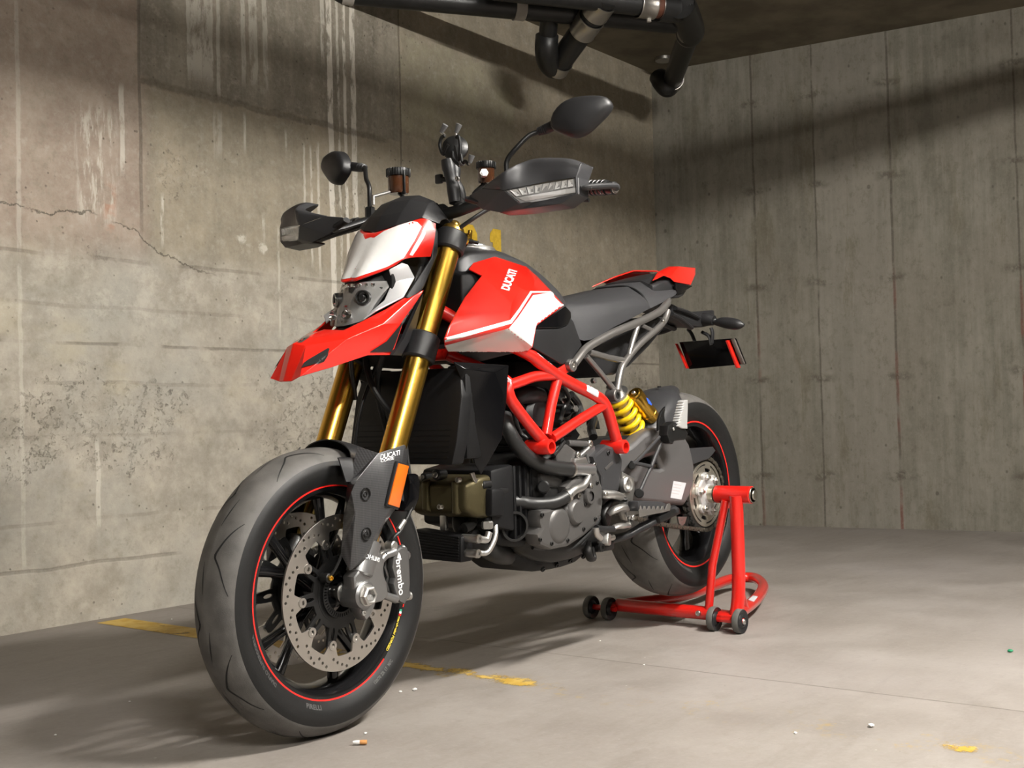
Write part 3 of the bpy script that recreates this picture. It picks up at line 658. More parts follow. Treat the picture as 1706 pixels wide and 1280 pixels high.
car=MB().join(plate([ring_loop(lambda t:.052+.014*sm((cos(6*(t-.2))+.2)/1.0),180),circle((0,0),.022,30)],.010,.0015,fn=lambda u,v,w_:V((RC.x+u,.1155+w_,RC.z+v))))
car.join(lathe([(.018,.05),(.03,.05),(.03,.121),(.024,.126),(.018,.126)],RC,YAX,32,closed=True))
car.build('sprocket_carrier',mat('silver_carrier',(.66,.66,.66),.32,metal=.6),rwheel)
for k in range(6): hexa(ringpt(RC,.054,.2+k*2*pi/6,.1205),YAX,.0095,.010).join(rod(ringpt(RC,.054,.2+k*2*pi/6,.13),ringpt(RC,.054,.2+k*2*pi/6,.136),.0045,10)).build('sprocket_nut',STEEL,rwheel)
hx=lathe([(.014,.12),(.026,.12),(.026,.142),(.014,.142)],RC,YAX,12,closed=True); hx.build('wheel_nut',mat('nut_brass_grey',(.45,.42,.33),.35,metal=.9),rwheel)
# drive chain: links strung along the sprocket, the run to the engine and the front sprocket
FS=V((-.90,.104,.452)); RS=V((RC.x,.104,RC.z)); r1,r2=SPR+.0005,.040; 
def tangent_loop():
    d=V((FS.x-RS.x,0,FS.z-RS.z)); D=d.length; base=atan2(d.z,d.x); off=math.acos((r1-r2)/D)
    out=[]; aT=base+off; aB=base-off
    up=[V((RS.x+r1*cos(aT),0,RS.z+r1*sin(aT))),V((FS.x+r2*cos(aT),0,FS.z+r2*sin(aT)))]; lo=[V((FS.x+r2*cos(aB),0,FS.z+r2*sin(aB))),V((RS.x+r1*cos(aB),0,RS.z+r1*sin(aB)))]
    pts=[]; N=40
    for i in range(N+1): pts.append(up[0].lerp(up[1],i/N))
    for i in range(1,12): a=aT-(aT-aB)*i/12; pts.append(V((FS.x+r2*cos(a),0,FS.z+r2*sin(a))))
    for i in range(N+1):
        q=lo[0].lerp(lo[1],i/N); q.z-=.012*sin(pi*i/N); pts.append(q)
    for i in range(1,60): a=aB-(2*pi-(aT-aB))*i/60; pts.append(V((RS.x+r1*cos(a),0,RS.z+r1*sin(a))))
    return pts
pl=tangent_loop(); Ls=[0]
for a,b in zip(pl,pl[1:]+pl[:1]): Ls.append(Ls[-1]+(b-a).length)
nl=int(round(Ls[-1]/.015875/2)*2); step=Ls[-1]/nl
def along(s):
    s%=Ls[-1]
    for i in range(len(pl)):
        if Ls[i+1]>=s: return pl[i].lerp(pl[(i+1)%len(pl)],(s-Ls[i])/max(Ls[i+1]-Ls[i],1e-9))
ch=MB()
for k in range(nl):
    a=along(k*step); b=along((k+1)*step); d=(b-a).normalized(); nrm=V((-d.z,0,d.x)); wd=.0095 if k%2 else .0072
    for s in (-1,1):
        y=.104+s*wd; cen=(a+b)/2
        prof=[(-.0078,-.0045),(-.004,-.0062),(0,-.0045),(.004,-.0062),(.0078,-.0045),(.0092,0),(.0078,.0045),(.004,.0062),(0,.0045),(-.004,.0062),(-.0078,.0045),(-.0092,0)]
        vs=[V((cen.x+d.x*u*1.25+nrm.x*v,y+o,cen.z+d.z*u*1.25+nrm.z*v)) for o in (-.001,.001) for u,v in prof]; n_=12
        ch.add(vs,[list(range(n_))[::-1],list(range(n_,2*n_))]+[[i,(i+1)%n_,(i+1)%n_+n_,i+n_] for i in range(n_)])
    ch.join(rod(V((a.x,.104-.0115,a.z)),V((a.x,.104+.0115,a.z)),.0042,8))
ch.build('drive_chain',CHAINM,bike)

# ================================================================= FRONT END
def crop(x0,y0,s): return lambda x,y: (x0+x/s,y0+y/s)
c1=crop(440,140,4.267); c2=crop(700,140,4.267); c3=crop(440,340,4.0); c4=crop(700,380,4.267); c5=crop(900,420,4.266); c6=crop(820,560,5.335)
c7=crop(540,580,4.572); c8=crop(320,720,2.4625); b1=crop(680,680,4.489); b2=crop(960,620,4.571); b3=crop(960,780,4.268); b4=crop(540,860,7.111); cg=crop(560,730,5.5625)
def on(c, x, y, Y): return at(*c(x,y),Y=Y)
def at_plane(px, py, P0, n):
    d=_f+_r*((px-853)/FPX)-_u*((py-640)/FPX); n=V(n); return EYE+d*((V(P0)-EYE).dot(n)/d.dot(n))
def facets(verts, faces, bev=.006, thick=.004, seg=3, ang=10, mis=None):
    names=list(verts); m=MB().add([verts[k] for k in names],[[names.index(k) for k in f.split()] for f in faces])
    if mis: m.mi=list(mis)
    if thick: m=thicken(m,thick)
    return bevel_mb(m,bev,seg,ang)
FA=V((-.398,0,.917)); FL0=V((-.132,.103,.597))
def forkpt(z, s=1, dx=0): return V((FL0.x-.434*(z-FL0.z)+dx, s*.103, z))
for s in (1,-1):
    leg=rod(forkpt(.56,s),forkpt(1.075,s),.0275,40).build('fork_leg',GOLD,bike,angle=50)
    cap=lathe([(1e-5,.012),(.012,.012),(.014,.002),(.024,.002),(.027,-.004),(.027,-.02)],forkpt(1.085,s),FA,32); cap.join(hexa(forkpt(1.092,s),FA,.010,.012)).build('fork_cap',mat('gold_cap',(.70,.46,.12),.3,metal=1),leg)
    rod(forkpt(.37,s),forkpt(.585,s),.0215,28).build('fork_slider',GOLD2,leg,angle=50)
    lathe([(.0285,0),(.0285,.010),(.0225,.012)],forkpt(.555,s),-FA,30).build('dust_seal',MATBLK,leg)
# triple clamps and steering stem
def clamp(zc, h, name, r=.037):
    m=MB()
    for s in (1,-1): m.join(lathe([(.0276,-h/2),(r-.004,-h/2),(r,-h/2+.004),(r,h/2-.004),(r-.004,h/2),(.0276,h/2)],forkpt(zc,s),FA,40,closed=True))
    c=forkpt(zc,0); c.y=0; R=frame((0,1,0),FA)
    br=loft([[V((c.x+dx,y,c.z+dz+dx*.43)) for dx,dz in ((.022+o,h*.36),(.022+o,-h*.36),(-.024-o,-h*.36),(-.024-o,h*.36))] for y,o in ((-.09,-.004),(-.05,.012),(0,.022),(.05,.012),(.09,-.004))],1,3)
    return m.join(bevel_mb(br,.004,2)).build(name,SATBLK,bike)
clamp(1.052,.048,'upper_triple_clamp'); lc=clamp(.808,.062,'lower_triple_clamp')
for s in (1,-1):
    for dz in (-.014,.014): bolt(forkpt(.808+dz,s)+V((-.037,0,-.016)),V((-1,-.2*s,0)),.0065,.006).build('clamp_bolt',STEEL,lc)
rod(V((-.285,0,.79)),V((-.392,0,1.05)),.03,24).build('steering_head',FRED,bike)
# cable bundles and brackets behind the lamp
cb=MB()
for k,(pts,r) in enumerate((( [(-.30,-.05,1.04),(-.25,-.07,.93),(-.215,-.06,.82),(-.20,-.02,.72),(-.27,.02,.62)],.008),([(-.29,.06,1.04),(-.24,.07,.95),(-.21,.03,.84),(-.22,-.03,.74),(-.28,-.06,.62)],.007),([(-.29,-.02,1.06),(-.22,-.03,.99),(-.18,-.04,.90),(-.17,-.06,.80),(-.20,-.08,.70)],.0055))):
    tube(pts,r,10,5).build('control_cable',HOSE,bike)
bevel_mb(loft([[V((x,s*w,z)) for s,w,z in ((1,.075,zt),(1,.075,zb_),(-1,.075,zb_),(-1,.075,zt))] for x,zt,zb_ in ((-.165,.985,.87),(-.21,1.06,.86),(-.27,1.08,.88),(-.29,1.06,.92))],1,1),.006,2).build('lamp_bracket',DARKBLK,bike)

# ---- front mudguard with carbon fork guards
fend=MB(); rows=[]
for i in range(13):
    a=radians(96+i*3.2); rr=.308; row=[]
    for t,dr in ((-1,-.038),(-.93,-.018),(-.7,-.003),(-.35,.006),(0,.009),(.35,.006),(.7,-.003),(.93,-.018),(1,-.038)): row.append(V((FC.x+(rr+dr)*cos(a),.078*t,FC.z+(rr+dr)*sin(a))))
    rows.append(row)
fend.join(thicken(grid(rows,3,2),.0025))
fender=fend.build('front_mudguard',SATBLK,bike,angle=50)
G=dict(a=on(cg,390,138,.128),b=on(cg,636,62,.136),b2_=on(cg,668,98,.118),c_=on(cg,655,255,.118),d=on(cg,560,650,.122),e=on(cg,440,810,.124),f=on(cg,325,1090,.124),g=on(cg,125,1235,.126),
       h=on(cg,180,690,.137),i=on(cg,140,500,.137),j=on(cg,190,390,.136), c2_=on(cg,610,230,.137), d2=on(cg,505,640,.137), f2=on(cg,250,1110,.134),
       k=on(cg,200,75,.088),l=on(cg,100,440,.090),m=on(cg,70,700,.098),n=on(cg,42,1080,.104))
for s in (1,-1):
    v={k:V((p.x,p.y*s,p.z)) for k,p in G.items()}
    gm=facets(v,['a b c2_ d2 h i j','h d2 f2 g','b b2_ c_ c2_','c2_ c_ d e d2','d2 e f f2','f2 f g','k a j l','l j i m','m i h n','n h g'],.004,.003,3,8)
    go=gm.build('fork_guard',CARBON,bike)
    side=grid([[V((FC.x+(.2785)*cos(a)+dx,s*y,FC.z+.2785*sin(a)+dz)) for a in [radians(q) for q in (88,98,108,120,132)]] for y,dx,dz in ((.077,0,0),(.084,.003,-.004),(.092,.004,-.02),(.10,.0,-.05))],2,3); thicken(side,.003).build('mudguard_bracket',SATBLK,fender)
    if s==1:
        bv=gm.bvh()
        for hx_,hy in ((268,520),(275,888)):       # bolt recesses
            p=on(cg,hx_,hy,.137); h=bv.ray_cast(EYE,(p-EYE).normalized())[0] or p
            lathe([(.0135,.0015),(.0128,.003),(.0115,.0016),(.011,-.0006),(.009,-.0008),(1e-5,-.0009)],h+V((0,.0008,0)),YAX,30).build('bolt_recess',mat('recess_black',(.008,.008,.008),.35,coat=.3),go)
            bolt(h+V((0,-.002,0)),YAX,.0065,.004).build('recess_bolt',MATBLK,go)
        # maker's lettering
        P=lambda u,v: on(cg,432+u,165-u*.265+v,.138)
        for txt,u0,v0,hh,wd in (('DUCATI',85,12,46,165),('CORSE',62,50,26,112)):
            t=text(txt,1,0,.10,.92,.012); xs=[p.x for p in t.v]; ys=[p.y for p in t.v]; t=triangulate(t,.25)
            x0_,x1_=min(xs),max(xs); y0_,y1_=min(ys),max(ys)
            t.mapv(lambda p: P(u0-wd/2+(p.x-x0_)/(x1_-x0_)*wd, v0+hh/2-(p.y-y0_)/(y1_-y0_)*hh))
            lay_on(t,bv,(0,-1,0),.0006).build('lettering',WHITEFILM,go)
    # amber side reflector in its black tray
    q=[on(cg,560,232,.139),on(cg,652,256,.130),on(cg,562,645,.130),on(cg,462,612,.139)]
    q=[V((p.x,p.y*s,p.z)) for p in q]; cen=sum(q,V((0,0,0)))/4; nn=(q[1]-q[0]).cross(q[3]-q[0]).normalized(); nn=nn if nn.y*s>0 else -nn
    tray=bevel_mb(MB().add([cen+(p-cen)*1.10-nn*.004 for p in q]+[cen+(p-cen)*1.10+nn*.004 for p in q],[[3,2,1,0],[4,5,6,7],[0,1,5,4],[1,2,6,5],[2,3,7,6],[3,0,4,7]]),.0015,2).build('reflector_tray',SATBLK,bike)
    bevel_mb(MB().add([p+nn*.002 for p in q]+[p+nn*.0068 for p in q],[[3,2,1,0],[4,5,6,7],[0,1,5,4],[1,2,6,5],[2,3,7,6],[3,0,4,7]]),.001,2).build('reflector',AMBER,tray)

# ---- fork foot, radial caliper
def flip(m,s): return m if s>0 else m.mirror()
for s in (1,-1):
    X4=lambda x,y: (on(b4,x,y,.112).x,on(b4,x,y,.112).z)
    foot=plate([[X4(*p) for p in ((525,500),(585,432),(640,470),(660,560),(640,660),(690,800),(705,930),(640,985),(560,1000),(545,1060),(500,1160),(470,1195),(425,1120),(390,1010),(345,890),(332,730),(360,690),(410,620),(470,540))]],.034,.005,fn=lambda u,v,w_:V((u,.105+w_,v)))
    foot.join(rod(forkpt(.335),forkpt(.402),.0285,30,.004)).join(rod(V((-.012,.070,.296)),V((-.012,.131,.296)),.0285,36,.004))
    for a,b,ra,rb in (((690,930),(850,985),.008,.0095),((655,540),(720,470),.0095,.0085),((720,470),(830,425),.0085,.0095),((665,620),(700,940),.006,.007)):
        pa=on(b4,*a,.108); pb=on(b4,*b,.108); foot.join(tube([pa,pa.lerp(pb,.5),pb],[ra,(ra+rb)/2.1,rb],14,3))
    ft=flip(foot,s).build('fork_foot',CASTAL,bike)
    nut=lathe([(.0125,.0),(.0125,.013),(.016,.0145),(.0195,.012),(.0205,.006),(.0205,0)],V((-.012,s*.130,.296)),V((0,s,0)),6); nut.join(lathe([(.022,-.001),(.022,.004),(.0125,.005)],V((-.012,s*.130,.296)),V((0,s,0)),32)); nut.build('axle_nut',ALU,ft)
    lathe([(.0124,.012),(.0124,-.02),(1e-5,-.02)],V((-.012,s*.130,.296)),V((0,s,0)),24).build('axle_bore',ENGDARK,ft)
    bolt(V((-.006,s*.124,.260)),V((0,s,0)),.0055,.005).build('pinch_bolt',ALU,ft)
    if s==1:
        t=text('OHLINS',.0125,.0006,0,1.05,.0002); o=on(b4,505,615,.124); ux=(on(b4,590,640,.124)-o).normalized(); uy=V((0,1,0)).cross(ux); uy=uy if uy.z>0 else -uy
        bx=forkpt(.365); t.mapv(lambda p: V((bx.x,0,bx.z))+V((0,.1322-((p.x)**2)*9,0))+ux*p.x+uy*(p.y+.004)+V((0,p.z,0))); t.build('lettering',mat('etched_silver',(.85,.85,.85),.4),ft,recalc=False)
    X4c=lambda x,y: (on(b4,x,y,.105).x,on(b4,x,y,.105).z)
    out=[X4c(*p) for p in ((825,440),(880,385),(945,395),(965,470),(972,640),(975,800),(965,940),(925,1010),(880,985),(845,900),(815,800),(835,730),(815,660),(797,600),(812,500))]
    cal=plate([out],.018,.005,fn=lambda u,v,w_:V((u,.104+w_,v))); 
    cx=sum(p[0] for p in out)/len(out); cz=sum(p[1] for p in out)/len(out)
    cal.join(plate([[(cx+(x-cx)*.98+.004,cz+(z-cz)*.95) for x,z in out]],.02,.005,fn=lambda u,v,w_:V((u,.083+w_,v)))).join(plate([[(cx+(x-cx)*.98+.006,cz+(z-cz)*.95) for x,z in out]],.022,.005,fn=lambda u,v,w_:V((u,.044+w_,v))))
    for yy in (470,930): p=on(b4,935,yy,.10); cal.join(rod(V((p.x-.004,.035,p.z)),V((p.x-.004,.112,p.z)),.010,16,.003))
    co=flip(cal,s).build('brake_caliper',CALIPER,bike)
    for a,b in (((650,470),(905,395)),((860,985),(985,950))):
        pa=on(b4,*a,.100); pb=on(b4,*b,.100); m=rod(pa,pb,.0088,18,.002).join(rod(pb,pb+(pb-pa).normalized()*.009,.0095,18,.002)); flip(m,s).build('caliper_bolt',ALU,co)
    p=on(b4,745,740,.09); flip(plate([[X4c(*q_) for q_ in ((735,560),(815,600),(835,720),(815,800),(840,900),(760,930),(700,800),(700,640))]],.03,.003,fn=lambda u,v,w_:V((u,.075+w_,v))),s).build('brake_pads',MATBLK,co)
    if s==1:
        t=text('brembo',.0245,.0006,0,1.0,.0003); c0=on(b4,898,722,.1134); ax_=(on(b4,918,900,.1134)-on(b4,885,545,.1134)).normalized(); up_=YAX.cross(ax_); up_=-up_ if up_.x>0 else up_
        t.mapv(lambda p: V((c0.x,.1134+p.z,c0.z))+ax_*p.x+up_*p.y); t.build('lettering',mat('caliper_print',(.72,.72,.72),.45),co,recalc=False)
        tri=[on(b4,*q_,.1133) for q_ in ((885,430),(905,470),(910,510),(865,500),(872,470))]; plate([[(p.x,p.z) for p in tri]],.0006,fn=lambda u,v,w_:V((u,.1133+w_,v))).build('emblem',WHITEFILM,co)
    hs=[on(b4,800,330,.10),on(b4,830,250,.105),on(b4,900,180,.108),on(b4,955,80,.108),on(cg,700,640,.108),on(cg,722,500,.10),on(cg,690,400,.09),V((-.20,.07,.66)),V((-.25,.05,.80))]
    ho=flip(tube(hs,.0042,10,6),s).build('brake_hose',HOSE,bike)
    pa=on(cg,575,850,.107); pb=on(cg,632,765,.107); flip(rod(pa,pb,.0062,14,.001),s).build('hose_fitting',ALU,ho)
    flip(rod(on(b4,800,350,.10)-V((.0,.014,0)),on(b4,800,350,.10)+V((0,.010,0)),.010,18,.002),s).build('banjo_fitting',ALU,ho)
flipb=bevel_mb(loft([[V((on(cg,x+dx,y,.10).x,yy,on(cg,x+dx,y,.10).z)) for dx,yy in ((-50,.112),(50,.112),(50,.075),(-50,.075))] for x,y in ((680,330),(700,420),(690,560),(640,680))],1,1),.006,2).build('sensor_bracket',GLOSSBLK,bike)
sn=MB().join(rod(V((.052,.068,.336)),V((.052,.092,.336)),.010,16,.002)).build('speed_sensor',MATBLK,bike); bolt(V((.052,.092,.336)),YAX,.0055,.005).build('sensor_bolt',GOLD,sn)
tube([(.052,.09,.336),(.04,.10,.36),(.02,.105,.40),(-.02,.10,.46)],.003,8,5).build('sensor_wire',HOSE,sn)

# ---- nose fairing (red with white field)
half=[[(-.112,0,.9585),(-.110,.027,.959),(-.161,.070,.982),(-.19,.095,1.004),(-.249,.115,1.012)],
      [(-.148,0,1.013),(-.149,.030,1.014),(-.179,.072,1.028),(-.208,.099,1.036),(-.257,.118,1.041)],
      [(-.183,0,1.066),(-.188,.035,1.070),(-.207,.070,1.079),(-.234,.099,1.081),(-.266,.116,1.072)],
      [(-.200,0,1.074),(-.206,.035,1.079),(-.224,.066,1.091),(-.246,.098,1.0985),(-.272,.112,1.088)]]
full=[[V((x,-y,z)) for x,y,z in r[:0:-1]]+[V(p) for p in r] for r in half]
nose=tri_mb(thicken(grid(full,4,4),.004)); nz=nose.build('nose_fairing',RED,bike,angle=50)
nb_=nose.bvh()
wf=decal([c3(*p) for p in ((505,496),(515,440),(545,340),(590,250),(600,222),(735,226),(800,182),(900,142),(985,116),(1022,122),(1050,152),(1000,250),(930,362),(820,420),(612,492))],.06,nb_,.010)
def pair(m, name, mt, par):
    m=both_sides(m); m.build(name,mt,par,recalc=False); m.mirror().build(name,mt,par,recalc=False)
def both_sides(m):
    r=MB(); ok=[i for i,f in enumerate(m.f) if sum(m.v[j].y for j in f)/len(f)>-.002]
    r.v=list(m.v); r.f=[m.f[i] for i in ok]; r.mi=[0]*len(r.f); return r
wf=both_sides(wf); wf.join(wf.mirror()).build('white_field',WHITE,nz,recalc=False)
pair(decal([c3(*p) for p in ((1062,178),(1078,192),(1060,232),(1020,300),(988,346),(968,340),(990,296),(1035,222))],.105,nb_,.008),'white_stripe',WHITE,nz)
# black instrument cowl
hv=[[(-.192,0,1.074),(-.206,.05,1.084),(-.242,.098,1.101),(-.283,.114,1.09)],[(-.213,0,1.112),(-.228,.05,1.117),(-.262,.092,1.121),(-.297,.108,1.10)],
    [(-.248,0,1.148),(-.262,.045,1.15),(-.285,.082,1.14),(-.318,.1,1.106)],[(-.288,0,1.168),(-.30,.04,1.166),(-.315,.072,1.15),(-.337,.092,1.11)],[(-.345,0,1.152),(-.35,.035,1.15),(-.352,.06,1.135),(-.36,.08,1.105)]]
ms=MB(); rows=[[V((x,-y,z)) for x,y,z in r[:0:-1]]+[V(p) for p in r] for r in hv]
cowl=bevel_mb(thicken(grid(rows,1,1),.004),.003,2,14).build('instrument_cowl',SATBLK,bike)
ins=facets({k:V(p) for k,p in dict(a=on(c1,803,948,.062),b=on(c1,945,838,.052),c=on(c1,1088,912,.10),d=on(c1,1085,935,.102),e=on(c1,880,975,.085)).items()},['a b c d e'],.001,.002)
dash=box((-.345,0,1.115),(.02,.13,.075),frame((1,0,-.5),(0,1,0)),.006).build('dashboard_screen',GLOSSBLK,bike)
# side plates between nose and fork
for s in (1,-1):
    v={k:V((p.x,p.y*s,p.z)) for k,p in dict(a=on(c3,1095,95,.104),b=on(c3,1140,128,.112),c=on(c3,1162,190,.116),d=on(c3,1160,330,.117),e=on(c3,1065,560,.112),f=on(c3,985,640,.108),g=on(c3,940,620,.10),h=on(c3,1040,470,.106),i=on(c3,1118,355,.116),j=on(c3,1135,180,.114)).items()}
    facets(v,['a b j','b c j','c d i j','d e h i','e f g h'],.003,.006).build('fairing_bracket',SATBLK,bike)

# ---- headlight
lamp=bevel_mb(MB().join(loft([[V((x+dx,s*y,z)) for s,y,x in ((1,y1,xb),(1,y1*.55,xf),(-1,y1*.55,xf),(-1,y1,xb))] for z,xf,xb,y1,dx in ((.856,-.088,-.112,.045,0),(.90,-.108,-.140,.056,0),(.953,-.135,-.18,.066,0),(.99,-.175,-.2,.07,0))],1,1)),.003,2).build('headlight',mat('lamp_housing',(.05,.05,.05),.3,metal=.4),bike)
rr=[[(-.069,0,.857),(-.071,.020,.858),(-.097,.052,.869)],[(-.087,0,.902),(-.090,.026,.904),(-.128,.0605,.915)],[(-.113,0,.953),(-.117,.030,.954),(-.169,.0715,.957)]]
lens=thicken(grid([[V((x,-y,z)) for x,y,z in r[:0:-1]]+[V(p) for p in r] for r in rr],4,4),.0025)
_m=bpy.data.materials.new('clear_lamp_glass'); _m.use_nodes=True; _t=_m.node_tree; _t.nodes.clear(); _o=_t.nodes.new('ShaderNodeOutputMaterial'); _mx=_t.nodes.new('ShaderNodeMixShader'); _tr=_t.nodes.new('ShaderNodeBsdfTransparent'); _gl=_t.nodes.new('ShaderNodeBsdfGlossy'); _lw=_t.nodes.new('ShaderNodeLayerWeight'); _pw=_t.nodes.new('ShaderNodeMath'); _fr=_t.nodes.new('ShaderNodeMath')
_gl.inputs['Roughness'].default_value=.03; _tr.inputs[0].default_value=(.95,.95,.945,1); _lw.inputs[0].default_value=.5; _pw.operation='POWER'; _pw.inputs[1].default_value=5; _t.links.new(_lw.outputs['Facing'],_pw.inputs[0]); _fr.operation='MULTIPLY_ADD'; _fr.inputs[1].default_value=.9; _fr.inputs[2].default_value=.04; _t.links.new(_pw.outputs[0],_fr.inputs[0]); _t.links.new(_fr.outputs[0],_mx.inputs[0]); _t.links.new(_tr.outputs[0],_mx.inputs[1]); _t.links.new(_gl.outputs[0],_mx.inputs[2]); _t.links.new(_mx.outputs[0],_o.inputs[0]); GLASS=_m
lens.build('lamp_lens',GLASS,lamp)
refl=mat('lamp_reflector',(.50,.50,.50),.25,metal=.75)
thicken(grid([[V((x-.011,-y*.985,z)) for x,y,z in r[:0:-1]]+[V((p[0]-.011,p[1]*.985,p[2])) for p in r] for r in rr],3,3),.002).build('lamp_reflector',refl,lamp)
def shelf(z, xf, xb, yw, h, m, name): bevel_mb(loft([[V((xf-abs(y)*.75,y,z+h/2)),V((xf-abs(y)*.75,y,z-h/2)),V((xb,y,z-h/2)),V((xb,y,z+h/2))] for y in (-yw,-yw/2,0.0,yw/2,yw)],1,1),.0015,2).build(name,m,lamp)
shelf(.937,-.108,-.16,.058,.010,MATBLK,'lamp_divider'); shelf(.889,-.089,-.13,.050,.004,mat('dark_rib',(.03,.03,.03),.3),'reflector_rib'); shelf(.901,-.094,-.13,.050,.003,mat('red_tint',(.30,.03,.03),.3,metal=.3),'reflector_rib'); shelf(.878,-.085,-.12,.046,.003,mat('dark_rib',(.03,.03,.03),.3),'reflector_rib'); shelf(.866,-.080,-.12,.042,.005,CHROME,'reflector_rib')
for s in (1,-1):
    lathe([(1e-5,-.004),(.009,.0),(.0125,.008),(.0135,.014),(.015,.014)],V((-.116,s*.036,.918)),V((.95,s*.55,0)),28).build('lamp_bowl',CHROME,lamp)
    lathe([(.0115,.012),(.0155,.012),(.0165,.006),(.0165,-.006)],V((-.116,s*.036,.918)),V((.95,s*.55,0)),28).join(rod(V((-.114,s*.037,.918)),V((-.102,s*.043,.918)),.006,16,.001)).build('lamp_bulb',MATBLK,lamp)
    for k in range(4): box((-.112-.0085*k,s*(.008+.012*k),.947),(.006,.008,.007),None,.001).build('led_cell',CHROME,lamp)
    lathe([(1e-5,0),(.007,.002),(.011,.008),(.012,.012)],V((-.088,s*.020,.880)),V((.95,s*.3,.1)),20).build('position_lamp',CHROME,lamp)
    v={k:V((p.x,p.y*s,p.z)) for k,p in dict(a=on(c3,832,440,.072),b=on(c3,918,392,.088),c=on(c3,960,405,.096),d=on(c3,1004,490,.102),e=on(c3,930,615,.097),f=on(c3,745,705,.081),g=on(c3,655,770,.056),h=on(c3,700,725,.058),i=on(c3,800,640,.066),j=on(c3,855,520,.070)).items()}
    facets(v,['a b c d j','j d e i','i e f h','h f g'],.002,.004).build('lamp_surround',SILVERPL,lamp)

# ---- red beak
Lb=dict(t0c=V((.085,0,.7365)),t0=V((.080,.018,.7365)),u0c=V((.056,0,.815)),u0=V((.048,.028,.809)),n0c=V((-.032,0,.848)),n0=V((-.043,.048,.844)))
Lb.update(c1=on(c3,560,897,.086),c2=on(c3,790,800,.101),c3=on(c3,1000,612,.109),h=on(c3,1066,572,.112),i1=on(c3,650,782,.063),i2=on(c3,810,700,.083),i3=on(c3,940,620,.096),b1=on(c3,240,1150,.046),b1b=on(c3,450,1090,.064),b2=on(c3,690,1010,.084),b3=on(c3,855,1008,.096),r1=on(c3,925,800,.113))
fl=['t0 b1 c1 u0','b1 b1b c1','b1b b2 c2 c1','b2 b3 r1 c2','r1 c3 c2','r1 h c3','u0 c1 n0','n0 c1 c2 i1','i1 c2 c3 i2','i2 c3 i3','i3 c3 h']
nm=list(Lb); vv=[Lb[k] for k in nm]; ff=[[nm.index(k) for k in f.split()] for f in fl]
hm=MB().add(vv,ff); hm=hm.join(hm.mirror()); hm.add([Lb[k] for k in ('t0','t0c','u0c','u0','n0','n0c')]+[V((Lb[k].x,-Lb[k].y,Lb[k].z)) for k in ('t0','u0','n0')],[[0,3,2,1],[6,1,2,7],[3,4,5,2],[7,2,5,8]])
beak=bevel_mb(thicken(hm,.004),.006,4,9); bk=beak.build('beak',RED,bike,angle=40); bbv=beak.bvh()
bd=mat('beak_black',(.010,.010,.010),.4)
pair(decal([c3(*p) for p in ((250,1094),(264,1064),(292,1042),(360,1002),(425,964),(438,968),(425,1005),(395,1050),(320,1075))],.07,bbv,.004,.0025),'intake_shade_film',bd,bk)  # flat black film paints in the darkness of the open slot
pair(decal([c3(*p) for p in ((700,986),(812,915),(900,810),(960,722),(1020,640),(1035,632),(985,715),(912,812),(876,920),(848,985))],.112,bbv,.004,.0022),'beak_recess',bd,bk)
em=decal([c3(*p) for p in ((222,925),(240,900),(270,882),(300,878),(305,888),(280,905),(250,925))],.01,bbv,.006,.0007); em.build('emblem',ALU,bk,recalc=False)
decal([c3(*p) for p in ((232,921),(248,902),(284,893),(262,908))],.01,bbv,.006,.0012).build('emblem',MATBLK,bk,recalc=False)
inf=bevel_mb(loft([[V((x,w,z)),V((x,w,z-.02)),V((x,-w,z-.02)),V((x,-w,z))] for x,w,z in ((-.036,.042,.838),(-.085,.054,.845),(-.135,.068,.858),(-.21,.08,.90))],1,1),.003,2); inf.build('beak_liner',SATBLK,bike)
for s in (1,-1):
    v={k:V((p.x,p.y*s,p.z)) for k,p in dict(a=on(c3,690,1012,.098),b=on(c3,858,1008,.107),c=on(c3,930,900,.105),d=on(c3,1060,600,.105),e=on(c3,1010,840,.10),f=on(c3,915,1010,.10)).items()}
    facets(v,['b c e f','c d e'],0,.008).build('beak_support',SATBLK,bike)

